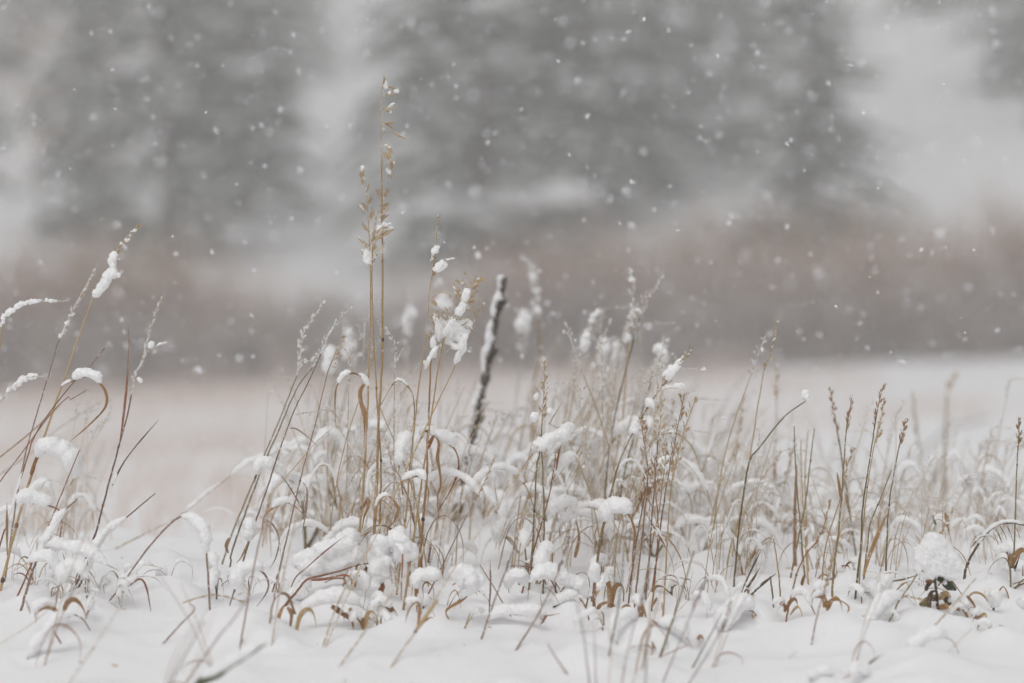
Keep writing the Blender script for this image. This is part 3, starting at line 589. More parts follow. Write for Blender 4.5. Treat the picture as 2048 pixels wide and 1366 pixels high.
for p, w, c, s in [([(40, 1010), (51, 1001), (95, 1011), (118, 1021), (124, 1045)], 6, 'rust', [(0, .6, 26)]), ([(15, 1110), (14, 1060), (14, 1006)], 10, 'brown', []), ([(78, 1120), (85, 1098), (126, 1098), (171, 1111), (212, 1129), (240, 1142)], 6, 'purple', [(.1, .8, 26)]),
                   ([(111, 1217), (118, 1173), (136, 1144), (157, 1142), (174, 1158)], 6, 'rust', [(.35, 1, 26)]), ([(222, 1193), (255, 1172), (280, 1158), (293, 1176), (302, 1224)], 6, 'rust', [(0, .5, 18)]), ([(147, 1228), (165, 1238), (177, 1255), (196, 1289)], 5, 'purple', []),
                   ([(106, 1258), (115, 1275), (130, 1300)], 5, 'purple', []), ([(128, 1160), (131, 1130), (125, 1105)], 7, 'rust', []), ([(180, 1165), (172, 1150), (176, 1118)], 9, 'rust', []), ([(118, 1090), (122, 1060), (126, 1040)], 5, 'rust', []), ([(51, 1200), (56, 1212), (61, 1228)], 4, 'purple', []), ([(235, 1165), (262, 1150), (290, 1130), (320, 1135)], 5, 'straw', [(0, .9, 12)]), ([(30, 1140), (60, 1125), (95, 1122), (112, 1140), (112, 1160)], 4, 'straw', [(.3, .9, 22)])]:
    plant('bent leaf in the group with the drooping snowy spikes', 'bent leaves by the drooping spikes', 'bent_grass', leaves=[LF(p, w, c, s)], d=2.76 if p[0][1] < 1200 else 2.62)
plant('broad green blade under snow at the very front of the bank', name='bent_grass', leaves=[LF([(385, 1385), (403, 1362), (440, 1345), (484, 1318), (535, 1285)], 22, 'green', s=[(.15, .9, 24)], a=(.9, .5))], d=2.36)

# ------------------------------------------------------------------ centre right: between the stick and the slim right-hand stems
plant('upright olive stalk with frosted spike standing right of the leaning stick', stem=[(1055, 1204), (1063, 1128), (1069, 1023), (1074, 930), (1080, 900), (1085, 829)], d=2.83, w=(5, 2.4), c='olive', nodes=[(1069, 1023)], head=dict(p=[(1084, 850), (1087, 800), (1089, 764), (1089, 724)], n=28, L=14, ped=9, spread=.35, frost=.5),
      blobs=[(1071, 833, 9), (1066, 838, 7), (1098, 822, 8), (1104, 826, 7), (1093, 755, 4), (1076, 790, 6), (1070, 796, 5)] + pillow(1078, 892, 1135, 862, 12, 9, .5, 21), leaves=[LF([(1068, 905), (1078, 890), (1100, 878), (1135, 870), (1160, 862)], 6, 'pale', dy=.03), LF([(1045, 935), (1060, 915), (1072, 900)], 4, 'rust'), LF([(1098, 848), (1112, 825), (1122, 808)], 4, 'head'), LF([(1080, 790), (1072, 775), (1068, 768)], 4, 'pale')])
plant('second olive stem close to the frosted spike stalk', stem=[(1087, 1118), (1088, 1026), (1085, 930), (1080, 870)], d=2.85, w=(4.5, 2.5), c='olive', nodes=[(1088, 1026)])
plant('dark tipped stem with bent leaf beside the two olive stems', stem=[(1085, 1040), (1098, 994), (1109, 930), (1110, 905)], d=2.87, w=(4, 2), c='rust', leaves=[LF([(1112, 940), (1118, 905), (1122, 890)], 6, 'rust'), LF([(1104, 960), (1125, 930), (1155, 905), (1162, 890)], 6, 'brown', s=[(.2, .8, 18)])])
plant('arched brown leaf wearing a tall dome of snow', stem=[(1195, 1120), (1200, 1080), (1208, 1045), (1219, 1000), (1237, 930), (1256, 885), (1292, 820), (1312, 790), (1335, 760)], d=2.84, w=(6, 2.5), c='olive', nodes=[(1292, 820)],
      head=dict(p=[(1312, 790), (1335, 757), (1358, 725), (1381, 698)], n=20, L=16, ped=10, spread=.5, frost=.4), blobs=[(1334, 752, 8), (1340, 744, 9), (1348, 735, 8), (1356, 727, 7), (1366, 716, 5), (1300, 806, 8), (1297, 801, 7), (1304, 810, 7), (1272, 852, 8), (1268, 860, 8), (1276, 840, 8), (1338, 747, 8)] + pillow(1322, 778, 1362, 772, 7, 6, .3, 22),
      leaves=[LF([(1198, 1100), (1208, 1051), (1219, 1032), (1238, 1023), (1254, 1026), (1265, 1045), (1270, 1074), (1265, 1112), (1265, 1145)], 9, 'brown', s=[(.25, .52, 36)], a=(.4, 1.1)), LF([(1312, 790), (1325, 780), (1345, 776), (1366, 780)], 5, 'pale', dy=-.01), LF([(1281, 840), (1286, 855), (1284, 870)], 5, 'brown')])
plant('blurred tall snowy stalk standing alone behind the arched leaf', stem=[(1226, 960), (1244, 846), (1251, 764), (1259, 648)], d=3.2, w=(5, 3), head=dict(p=[(1257, 680), (1264, 609), (1265, 566), (1259, 536)], n=26, L=15, ped=7, spread=.25, frost=.9, fs=1.4), blobs=[(1254, 671, 7), (1253, 680, 6), (1264, 625, 5), (1263, 560, 6), (1268, 630, 5)], leaves=[LF([(1262, 640), (1275, 622), (1287, 640)], 4, 'pale', s=[(.2, .9, 6)])])
plant('blurred stalk with bulging snowy head right of the stick', stem=[(1124, 860), (1140, 780), (1157, 724), (1164, 698)], d=3.3, w=(5, 3), c='pale', head=dict(p=[(1160, 710), (1173, 678), (1183, 642), (1200, 622)], n=22, L=15, ped=8, spread=.3, frost=.9, fs=1.3), blobs=[(1172, 690, 11), (1168, 680, 8), (1175, 665, 7), (1184, 640, 6), (1196, 624, 6), (1160, 725, 6)])
plant('tall thick blurred stalk right behind the leaning stick, nodding snowy tip', stem=[(1066, 830), (1068, 767), (1080, 711), (1076, 640)], d=3.65, w=(7, 4), c='straw', head=dict(p=[(1077, 650), (1073, 600), (1066, 545), (1058, 522), (1043, 513)], n=30, L=17, ped=9, spread=.3, frost=.9, fs=1.3), blobs=[(1074, 620, 7), (1070, 585, 7), (1066, 555, 8), (1064, 545, 7), (1046, 514, 6), (1083, 722, 7), (1075, 600, 6)])
FR = 'frosty plume with loose snow behind the domed leaf'
for st, hp, dd in [([(1165, 900), (1190, 780), (1200, 735)], [(1195, 750), (1210, 705), (1225, 680)], 3.4), ([(1230, 900), (1240, 800), (1248, 730)], [(1240, 760), (1235, 720), (1238, 690)], 3.5), ([(1300, 880), (1308, 760), (1316, 730)], [(1312, 745), (1322, 710), (1332, 685)], 3.3),
                   ([(700, 900), (705, 720), (702, 690)], [(703, 740), (700, 690), (692, 645)], 3.6), ([(810, 900), (813, 720), (815, 640)], [(813, 720), (816, 640), (826, 575)], 3.7), ([(880, 800), (884, 640), (888, 580)], [(885, 640), (888, 600), (885, 560)], 3.6), ([(1030, 820), (1045, 700), (1048, 660)], [(1045, 720), (1045, 650), (1052, 620)], 3.7), ([(1190, 880), (1196, 800), (1200, 770)], [(1196, 800), (1205, 765), (1212, 740)], 3.3),
                   ([(620, 900), (640, 780), (650, 740)], [(645, 760), (660, 720), (690, 690)], 3.4)]:
    R = random.Random(dd * 100 + st[0][0])
    plant(FR.replace('domed leaf', 'sharp stalks'), 'blurred plumes behind the sharp stalks', stem=st, d=dd, w=(4, 2.5), c='pale', head=dict(p=hp, n=20, L=15, ped=10, spread=.5, frost=.9, fs=1.5), blobs=[(hp[1][0] + R.uniform(-9, 9), hp[1][1] + R.uniform(-25, 25), R.uniform(6, 12)) for _ in range(5)])
for i, (st, hp, c) in enumerate([([(1272, 1185), (1286, 1058), (1296, 955), (1290, 890)], [(1294, 930), (1285, 862), (1279, 839)], 'purple'), ([(1296, 1141), (1300, 1090), (1312, 930), (1317, 870)], [(1315, 900), (1320, 850), (1323, 805)], 'purple'),
                   ([(1313, 1118), (1328, 1003), (1340, 930), (1345, 900)], [(1343, 930), (1355, 856), (1367, 798)], 'purple'), ([(1328, 1211), (1334, 1090), (1340, 1000), (1348, 930)], [(1346, 960), (1360, 890), (1390, 800)], 'straw'), ([(1255, 1225), (1262, 1160), (1275, 1070), (1288, 1000)], [(1284, 1020), (1292, 975), (1298, 940)], 'purple'),
                   ([(1287, 1200), (1300, 1110), (1320, 1010), (1325, 960)], [(1322, 985), (1330, 930), (1333, 890)], 'straw'), ([(1304, 1215), (1310, 1150), (1316, 1060), (1312, 990)], [(1312, 1000), (1311, 960), (1308, 920)], 'rust')]):
    plant('airy stalk in the close row by the domed leaf', 'airy stalks by the domed leaf', stem=st, d=2.78 + .03 * (i % 3), w=(4, 2), c=c, nodes=[st[1]], head=dict(p=hp, n=16, L=17, ped=13, spread=.4, droop=0, mat='head' if i % 2 else 'brown', frost=.35))
for p, w, c, s, dd in [([(1334, 1100), (1315, 1066), (1296, 1032), (1281, 1000)], 6, 'rust', [(.05, .6, 8)], 2.78), ([(1186, 1216), (1189, 1185), (1190, 1134)], 12, 'rust', [(.75, 1, 22)], 2.72), ([(1190, 1200), (1197, 1180), (1205, 1160)], 10, 'straw', [(.5, 1, 18)], 2.73),
                       ([(1174, 1215), (1174, 1195), (1155, 1182), (1136, 1171), (1104, 1158), (1079, 1157), (1060, 1169), (1055, 1204)], 6, 'olive', [(.1, .8, 32)], 2.76), ([(1018, 1185), (1018, 1168), (1030, 1160), (1045, 1165), (1060, 1190)], 5, 'olive', [(.1, .8, 24)], 2.78),
                       ([(975, 1245), (995, 1232), (1040, 1228), (1085, 1232), (1120, 1227)], 5, 'rust', [(0, .85, 22)], 2.7), ([(1093, 1232), (1087, 1240), (1080, 1250)], 11, 'rust', [], 2.7), ([(1106, 1215), (1130, 1200), (1155, 1192)], 6, 'dark', [(.1, 1, 22)], 2.74), ([(1178, 1240), (1172, 1215), (1158, 1195)], 8, 'brown', [], 2.72),
                       ([(978, 1227), (981, 1170), (980, 1118)], 6, 'purple', [], 2.75), ([(1150, 1115), (1158, 1075), (1152, 1040)], 11, 'brown', [], 3.0), ([(1264, 1300), (1264, 1294), (1293, 1290), (1305, 1300), (1300, 1315)], 5, 'brown', [(.15, .6, 8)], 2.55), ([(1307, 1318), (1309, 1300), (1304, 1281)], 12, 'brown', [], 2.56),
                       ([(1305, 1240), (1312, 1246), (1347, 1257), (1369, 1271), (1385, 1294)], 10, 'rust', [(.3, .85, 26)], 2.62), ([(1252, 1262), (1260, 1235), (1270, 1222)], 9, 'rust', [(.3, 1, 14)], 2.65), ([(1305, 1212), (1315, 1196), (1323, 1205), (1325, 1222)], 9, 'brown', [(.2, .6, 8)], 2.7), ([(1395, 1280), (1402, 1272), (1408, 1282)], 9, 'brown', [], 2.6),
                       ([(1236, 1290), (1225, 1262), (1240, 1240), (1262, 1235), (1275, 1250)], 5, 'pale', [(.1, .9, 22)], 2.58), ([(1035, 1080), (1020, 1060), (1000, 1065), (990, 1100)], 6, 'straw', [(.1, .9, 26)], 3.05), ([(1100, 1040), (1115, 1018), (1140, 1012), (1150, 1030)], 6, 'pale', [(.1, .9, 24)], 2.95), ([(1195, 1090), (1190, 1070), (1196, 1050)], 7, 'brown', [], 2.86)]:
    plant('bent leaf under the stalks beyond the leaning stick', 'bent leaves right of the stick', 'bent_grass', leaves=[LF(p, w, c, s)], d=dd)
for st, hp, w, c, dd in [([(964, 1275), (983, 1217), (1021, 1115), (1037, 1064)], [(1030, 1085), (1045, 1040), (1060, 1007)], (4, 2), 'purple', None), ([(1037, 1292), (1079, 1224), (1111, 1157), (1123, 1122)], [(1115, 1150), (1127, 1110), (1138, 1075)], (4.5, 2), 'purple', None), ([(893, 1114), (936, 1026), (955, 990)], [(945, 1010), (967, 968), (990, 915)], (3.5, 2), 'purple', 2.8),
                         ([(1181, 1385), (1170, 1290), (1155, 1208)], None, (5, 3), 'purple', 2.42), ([(1192, 1385), (1190, 1300), (1187, 1249)], None, (5, 2), 'purple', 2.4), ([(1206, 1358), (1233, 1236), (1246, 1137)], None, (6, 4), 'green', 2.5), ([(1289, 1385), (1295, 1290), (1302, 1201)], None, (5, 3), 'olive', 2.42),
                         ([(1324, 1303), (1353, 1217), (1388, 1102)], None, (5, 2.5), 'olive', 2.56), ([(1334, 1345), (1379, 1236), (1395, 1195)], [(1385, 1222), (1400, 1185), (1412, 1160)], (5, 2.5), 'purple', 2.45), ([(1379, 1345), (1410, 1290), (1443, 1227)], None, (6, 2.5), 'green', 2.5), ([(1370, 1380), (1420, 1300), (1455, 1240)], [(1435, 1275), (1450, 1240), (1462, 1205)], (5, 2.5), 'purple', 2.42),
                         ([(1240, 1385), (1258, 1290), (1290, 1180)], [(1280, 1215), (1292, 1170), (1300, 1130)], (5, 2.5), 'purple', 2.42), ([(1216, 1385), (1222, 1300), (1214, 1180)], None, (5, 3), 'pale', 2.4), ([(1262, 1385), (1285, 1290), (1330, 1190)], None, (5, 3), 'pale', 2.4), ([(1165, 1385), (1123, 1332), (1095, 1287)], None, (8, 3), 'rust', 2.46), ([(1226, 1375), (1275, 1340), (1330, 1310), (1375, 1290)], None, (6, 3), 'rust', 2.5), ([(1000, 1196), (985, 1170), (960, 1130)], None, (3, 2), 'rust', 2.75)]:
    plant('thin stem rising at the front edge of the bank', 'thin stems at the front of the bank', stem=st, d=dd, w=w, c=c, head=dict(p=hp, n=16, L=11, ped=6, spread=.25, mat='purple' if hp[0][1] > 1100 else 'head', frost=.45) if hp else None)

# ------------------------------------------------------------------ right-hand stems
plant('olive stalk bent over sharply to the right with a snow knob at its tip', stem=[(1466, 1192), (1478, 1058), (1497, 930), (1520, 894), (1550, 855), (1577, 826), (1612, 802)], d=2.9, w=(4, 2.4), c='olive', nodes=[(1478, 1058), (1497, 932)], blobs=[(1612, 792, 8), (1610, 782, 6), (1615, 800, 6)])
plant('tall slender straw stalk crossing the bent olive stalk', stem=[(1470, 1080), (1499, 921), (1514, 823), (1529, 734)], d=3.0, w=(4, 2), c='straw', head=dict(p=[(1527, 745), (1541, 704), (1559, 633)], n=16, L=12, ped=5, spread=.2, frost=.4))
ER = 'stalk in the loose stand beside the leafy weed'
for st, hp, w, c, dd in [([(1536, 1010), (1545, 955), (1551, 880), (1554, 780)], [(1554, 800), (1553, 760), (1550, 720)], (4, 2.5), 'pale', 3.35), ([(1600, 1060), (1612, 998), (1621, 921), (1629, 858)], None, (4, 2), 'olive', 2.95), ([(1597, 1010), (1593, 965), (1588, 852)], None, (4, 2), 'olive', 2.95), ([(1612, 1010), (1610, 950), (1616, 861)], None, (4, 2), 'straw', 3.05), ([(1606, 1000), (1603, 950), (1602, 880)], None, (4, 2), 'straw', 3.0),
                     ([(1690, 960), (1683, 912), (1678, 882), (1669, 829)], [(1676, 870), (1669, 829), (1660, 778)], (4, 2.5), 'olive', 3.1), ([(1662, 1284), (1663, 1217), (1668, 1134), (1676, 1074), (1683, 994), (1692, 867), (1700, 815)], [(1692, 867), (1698, 830), (1704, 795)], (5.5, 2), 'olive', 2.82),
                     ([(1702, 1272), (1708, 1217), (1714, 1160), (1722, 1090), (1726, 1010), (1743, 897), (1752, 832)], [(1748, 860), (1757, 810), (1767, 770)], (5, 2), 'olive', 2.82), ([(1714, 1250), (1722, 1100), (1734, 981), (1747, 900), (1758, 850)], [(1752, 885), (1760, 850), (1768, 800)], (4, 2), 'straw', 2.86), ([(1770, 1160), (1774, 1090), (1778, 1010), (1796, 903), (1805, 870)], [(1798, 895), (1806, 865), (1811, 842)], (4, 2), 'olive', 2.85),
                     ([(1735, 1090), (1740, 1048), (1756, 1010), (1783, 940)], None, (4, 2), 'olive', 2.88), ([(1563, 1313), (1571, 1249), (1580, 1201), (1593, 1150), (1612, 1109), (1638, 1080)], [(1625, 1095), (1645, 1060), (1660, 1003)], (4.5, 2.5), 'rust', 2.72), ([(1609, 1354), (1622, 1291), (1638, 1217), (1655, 1165)], [(1648, 1185), (1658, 1150), (1664, 1120)], (4, 2), 'purple', 2.58),
                     ([(1547, 1214), (1544, 1180), (1540, 1153)], None, (4, 3), 'green', 2.78), ([(1561, 1217), (1558, 1153), (1547, 1077)], None, (4, 2), 'straw', 2.82), ([(1590, 1153), (1590, 1026), (1593, 930)], None, (9, 4), 'brown', 3.08), ([(1640, 1230), (1650, 1100), (1680, 1000), (1690, 960)], [(1686, 970), (1695, 930), (1705, 900)], (3.5, 2), 'straw', 2.9),
                     ([(2030, 1051), (2034, 930), (2037, 870)], [(2036, 900), (2038, 870), (2037, 840)], (4, 2), 'olive', 2.9), ([(1850, 1010), (1838, 888), (1826, 793)], [(1836, 880), (1830, 830), (1826, 790)], (5, 3), 'pale', 3.7), ([(1888, 960), (1891, 867), (1894, 793)], [(1893, 800), (1900, 770), (1912, 748)], (6, 4), 'straw', 4.0), ([(1530, 1120), (1560, 1010), (1575, 940)], [(1568, 970), (1580, 920), (1590, 880)], (4, 2), 'pale', 3.2), ([(1450, 1130), (1465, 1000), (1475, 880)], [(1470, 930), (1478, 860), (1486, 800)], (4, 2), 'pale', 3.25)]:
    plant(ER, 'loose stand of stalks left of the weed', stem=st, d=dd, w=w, c=c, nodes=[st[len(st) // 2]], head=dict(p=hp, n=14, L=14, ped=6, spread=.25, frost=.35, mat='brown' if c in ('olive', 'rust') else 'head') if hp else None)
for p, w, c, s, dd in [([(1580, 1204), (1590, 1190), (1606, 1190), (1619, 1204), (1631, 1230), (1651, 1258)], 6, 'brown', [(.1, .55, 16)], 2.72), ([(1727, 1153), (1740, 1109), (1759, 1061), (1778, 1022)], 9, 'brown', [], 2.8), ([(1596, 1300), (1622, 1278), (1660, 1254)], 6, 'rust', [(0, .9, 24)], 2.66),
                       ([(1440, 1270), (1459, 1243), (1481, 1222), (1504, 1222), (1513, 1236), (1510, 1262), (1497, 1280)], 6, 'olive', [(.05, .55, 44)], 2.7), ([(1504, 1225), (1506, 1240), (1505, 1256)], 8, 'straw', [], 2.7), ([(1481, 1190), (1498, 1150), (1523, 1099)], 7, 'dark', [], 2.78), ([(1485, 1190), (1505, 1160), (1520, 1135)], 6, 'dark', [], 2.78), ([(1494, 1195), (1520, 1172), (1552, 1147)], 7, 'dark', [(.1, .5, 5)], 2.77),
                       ([(1755, 1220), (1769, 1198), (1756, 1195), (1742, 1182), (1730, 1182), (1715, 1195)], 7, 'brown', [(.1, .9, 24)], 2.8), ([(1769, 1190), (1778, 1166), (1810, 1158), (1845, 1147)], 5, 'olive', [(.0, .35, 24)], 2.8), ([(1868, 970), (1862, 958), (1872, 945), (1882, 940)], 9, 'dark', [], 3.95), ([(1927, 990), (1935, 965), (1932, 945), (1922, 930)], 9, 'dark', [(.5, 1, 8)], 3.95), ([(1893, 990), (1890, 970), (1893, 950)], 10, 'brown', [], 3.95),
                       ([(1551, 960), (1550, 930), (1553, 912)], 8, 'rust', [], 3.3), ([(1683, 1000), (1680, 980), (1674, 945)], 9, 'brown', [], 2.95), ([(1700, 1030), (1692, 1000), (1688, 980)], 8, 'brown', [], 3.05), ([(1899, 1065), (1894, 1040), (1888, 1020)], 10, 'brown', [], 3.0), ([(1872, 1050), (1868, 1040), (1866, 1030)], 8, 'green', [], 3.05), ([(1603, 1170), (1606, 1160), (1610, 1148)], 9, 'brown', [], 2.8),
                       ([(1580, 1230), (1592, 1215), (1600, 1218), (1606, 1240)], 6, 'straw', [], 2.74), ([(1620, 1360), (1628, 1356), (1650, 1350), (1676, 1358)], 5, 'rust', [(.1, .9, 22)], 2.45), ([(1684, 1358), (1705, 1348), (1721, 1345), (1746, 1358)], 6, 'rust', [(.2, .8, 24)], 2.45), ([(1727, 1335), (1745, 1322), (1767, 1307)], 6, 'dark', [(0, .5, 6)], 2.5), ([(1660, 1275), (1652, 1250), (1640, 1244)], 5, 'rust', [], 2.7), ([(1752, 1255), (1752, 1240), (1780, 1228), (1800, 1256), (1810, 1276)], 4, 'purple', [(.2, .7, 16)], 2.68)]:
    plant('stiff leaf in the loose stand beside the leafy weed', 'dry leaves of the loose stand', 'bent_grass', leaves=[LF(p, w, c, s)], d=dd)
plant('tan seed-headed stalk bowed right under snow toward the leafy weed', stem=[(1699, 1326), (1718, 1284), (1746, 1236), (1775, 1208), (1801, 1195)], w=(5, 3), c='purple', d=2.62, lean=.08, caps=[(.45, 1, 30)], head=dict(p=[(1790, 1200), (1812, 1194), (1838, 1198)], n=14, L=15, ped=4, spread=.15, frost=.2))
plant('straight dark stem leaning up to the leafy weed snow ball', stem=[(1738, 1316), (1782, 1236), (1797, 1204), (1823, 1166), (1845, 1131)], w=(4.5, 2.5), c='olive', d=2.64, lean=.1)
plant('bowed stem with rust leaf and snow ridge below the leafy weed', stem=[(1788, 1355), (1823, 1307), (1849, 1284), (1880, 1276), (1903, 1281), (1919, 1310), (1928, 1332)], w=(5, 2), c='purple', d=2.52, caps=[(.3, .68, 30)], leaves=[LF([(1826, 1304), (1849, 1300), (1860, 1319), (1858, 1336)], 5, 'rust')], sheath=[([(1822, 1308), (1835, 1296), (1848, 1285)], 8, 'brown')])
for st, c in [([(1836, 1380), (1887, 1316), (1944, 1256)], 'pale'), ([(1868, 1252), (1903, 1214), (1951, 1157)], 'pale'), ([(1529, 1380), (1560, 1335), (1593, 1303)], 'pale'), ([(1800, 1390), (1830, 1350), (1870, 1335)], 'purple')]:
    plant('straw lying across the snow below the leafy weed', 'slanting straws below the weed', stem=st, w=(5, 3), c=c, d=2.5 if st[0][1] > 1300 else 2.62)
plant('dark stalk arching right with drooping spikelets beside the leafy weed', stem=[(1920, 1252), (1928, 1169), (1935, 1128), (1963, 1080), (1989, 1053), (2015, 1046), (2048, 1050), (2090, 1066)], d=2.86, w=(6, 3.5), c='dark', nodes=[(1934, 1130)], caps=[(.55, .9, 8)],
      leaves=[LF([(1990, 1056), (1998, 1070), (2003, 1085)], 5, 'olive'), LF([(2000, 1052), (2008, 1066), (2014, 1080)], 5, 'olive'), LF([(1985, 1062), (1992, 1078), (2000, 1095)], 5, 'olive'), LF([(2012, 1050), (2020, 1064), (2026, 1085)], 6, 'olive'), LF([(2030, 1052), (2036, 1064), (2040, 1078)], 5, 'olive'), LF([(1942, 1095), (1960, 1075), (1980, 1072), (2000, 1085)], 4, 'olive', s=[(.2, .7, 5)])])
for p, w, c, s, dd in [([(2040, 1235), (2044, 1190), (2046, 1130)], 10, 'rust', [], 2.83), ([(1984, 1271), (1986, 1230), (1990, 1195)], 6, 'dark', [(.7, 1, 26)], 2.78), ([(1990, 1210), (1997, 1185), (2008, 1174), (2018, 1201), (2012, 1235), (2007, 1265)], 5, 'brown', [], 2.78), ([(1978, 1260), (1978, 1235), (1984, 1225)], 4, 'dark', [], 2.78), ([(2020, 1190), (2026, 1150), (2040, 1110)], 6, 'dark', [(.2, .6, 12)], 2.83), ([(2000, 1140), (2020, 1112), (2050, 1120)], 7, 'dark', [(.1, .9, 30)], 2.95), ([(1925, 1250), (1935, 1246), (1942, 1252)], 9, 'dark', [], 2.8), ([(1990, 1225), (2003, 1210), (2024, 1215), (2040, 1225)], 8, 'dark', [(.1, .9, 26)], 2.84), ([(1955, 1220), (1962, 1200), (1985, 1195)], 6, 'brown', [(.1, 1, 26)], 2.83), ([(2030, 1240), (2050, 1215), (2075, 1220)], 8, 'dark', [(.1, .9, 28)], 2.8), ([(2022, 1135), (2024, 1122), (2026, 1105)], 10, 'green', [], 2.86)]:
    plant('withered leaf half buried behind the arching dark stalk', 'withered leaves behind the arching stalk', 'bent_grass', leaves=[LF(p, w, c, s)], d=dd)
# the leafy weed under its ball of snow
def weed():
    d = 2.72; org = W(1896, 1296, d); org.z = g1(org.x, org.y); root = thing('leafy_weed', 'dark leafy weed crushed under a big round ball of snow', 'weed', org)
    b = MB(); S = spline([W(x, y, d) for x, y in [(1893, 1310), (1896, 1291), (1901, 1262), (1899, 1246), (1884, 1236), (1876, 1217), (1873, 1185), (1870, 1153), (1876, 1120)]], 40); b.tube(S, [.0022 - .0008 * i / 39 for i in range(40)], 6); b.build('stem', M['dark'], root, org)
    b = MB(); b.tube(spline([W(1878, 1258, d), W(1889, 1254, d - .01), W(1893, 1262, d), W(1897, 1266, d)], 10), [.0012] * 10, 5); b.build('side_twig', M['dark'], root, org)
    R = random.Random(4)
    for (pts, w, c) in [([(1872, 1165), (1858, 1160), (1848, 1150), (1845, 1140)], 12, 'green'), ([(1873, 1158), (1888, 1160), (1898, 1172), (1912, 1180)], 20, 'green'), ([(1874, 1150), (1892, 1146), (1908, 1152), (1916, 1158)], 12, 'rust'), ([(1874, 1182), (1863, 1185), (1858, 1205), (1860, 1228)], 11, 'dark'),
                        ([(1874, 1190), (1860, 1198), (1846, 1208), (1838, 1208)], 16, 'olive'), ([(1875, 1190), (1890, 1196), (1897, 1206), (1904, 1214)], 13, 'dark'), ([(1876, 1200), (1886, 1190), (1893, 1188), (1900, 1194)], 14, 'straw'), ([(1876, 1214), (1884, 1214), (1892, 1212), (1896, 1218)], 13, 'brown'), ([(1870, 1160), (1856, 1170), (1852, 1180), (1854, 1172)], 9, 'dark'),
                        ([(1897, 1262), (1892, 1256), (1886, 1262), (1890, 1270)], 14, 'dark'), ([(1882, 1256), (1874, 1252), (1868, 1256)], 9, 'dark'), ([(1872, 1150), (1866, 1160), (1850, 1165)], 8, 'rust'), ([(1880, 1150), (1895, 1155), (1905, 1148)], 8, 'olive'), ([(1876, 1196), (1868, 1200), (1868, 1190)], 7, 'dark')]:
        P = spline(to_world(pts, d, R.uniform(-.025, .02)), 14); ww = PX(w, d)
        m = MB(); m.ribbon(P, [ww * max(.08, math.sin(math.pi * min(1, (i + .6) / 14.2)) ** .7) for i in range(14)], [R.uniform(.7, 1.4) + .08 * i for i in range(14)], .5); m.build('leaf', M[c], root, org)
    bl = []
    for y in range(1074, 1148, 5):                  # an umbrella-shaped load: dome on top, ragged rim
        t = (y - 1074) / 74; hw = 9 + 30 * math.sin(min(1, t * 1.25) * 1.57) - 16 * max(0, t - .75) * 4 * .6; r = 11.5 - 3.5 * max(0, t - .6) * 2.5
        for i in range(7):
            u = -1 + i / 3
            for q in (-1, 0, 1): bl.append((W(1868 + 16 * t + u * hw * (1.12 if u < 0 else .9) + R.uniform(-2, 2), y + 6 * abs(u) + R.uniform(-2, 2) + (R.uniform(-2, 7) if t > .85 else 0), d + q * .017 * (1 - .4 * abs(u))), PX(r * R.uniform(.85, 1.05) * (1 - .12 * abs(q)), d)))
    bl += [(W(x, y, d), PX(r, d)) for x, y, r in [(1832, 1100, 5), (1838, 1106, 7), (1828, 1097, 4), (1845, 1118, 8), (1900, 1200, 5), (1880, 1190, 4), (1890, 1165, 5)]]
    snow_part('snow_ball', root, org, bl)
weed()
plant('thin seeded grass tip poking out of the weed snow ball', stem=[(1850, 1150), (1868, 1090), (1880, 1068)], d=2.73, w=(3, 2), c='straw', root_ext=False, head=dict(p=[(1872, 1083), (1888, 1055), (1903, 1023)], n=9, L=14, ped=4, spread=.15, frost=.2))

# ------------------------------------------------------------------ the leaning stick
def stick():
    d = 3.42; P = [W(x, y, d) for x, y in [(908, 1075), (915, 1030), (930, 950), (944, 880), (962, 800), (979, 715), (992, 640), (1003, 585), (1008, 556)]]; org = Vector((P[0].x, P[0].y, g1(P[0].x, P[0].y)))
    root = thing('leaning_stick', 'dark rough stick leaning in the snow with white snow plastered along one side', 'stick', org)
    S = spline(P, 60); b = MB(); R = random.Random(8); n = 12; rad = [PX(17 - 5 * i / 59, d) / 2 * (1 + .2 * math.sin(i * 1.1) + R.uniform(-.14, .14)) for i in range(60)]
    b.tube(S, rad, n)
    for i, v in enumerate(b.v): b.v[i] = v + Vector((mnoise.noise(v * 160), mnoise.noise(v * 160 + Vector((9, 0, 0))), mnoise.noise(v * 160 + Vector((0, 7, 0))))) * .0022
    b.build('shaft', M['bark'], root, org)
    for i in (12, 26, 41, 52):                      # broken-off side knots
        k = MB(); k.tube([S[i], S[i] + Vector((.006 + .004 * R.random(), -.004, .007)), S[i] + Vector((.012, -.006, .011))], [.005, .004, .0025], 6); k.build('knot', M['bark'], root, org)
    bl = []
    for i in np.arange(2, 59.5, .5):
        k = int(i); t = i / 59; cover = .5 + .5 * math.sin(i * .62 + 1.2 * math.sin(i * .23)) + .35 * t
        if cover < .34: continue
        r = PX(5.5 + 1.8 * t, d) * (.55 + .5 * min(1, cover)) * R.uniform(.75, 1.15)
        c = S[k].lerp(S[min(59, k + 1)], i - k) + Vector((-rad[k] * (1.15 if t < .9 else .8), rad[k] * R.uniform(-.3, .5), 0)); bl += [(c, r), (c + Vector((-r * .4, r * R.uniform(-.6, .6), 0)), r * .75)]
        if R.random() < .12: bl.append((S[k] + Vector((rad[k] * R.uniform(-.2, .7), -rad[k] * .85, 0)), r * R.uniform(.4, .6)))
    snow_part('snow_crust', root, org, bl, .0013)
stick()
# a fallen twig far out on the right
plant('fallen twig jutting from the open snow out in the field', name='fallen_twig', cat='twig', stem=[(1895, 862), (1930, 848), (1983, 835)], d=7.5, w=(6, 3), c='dark')

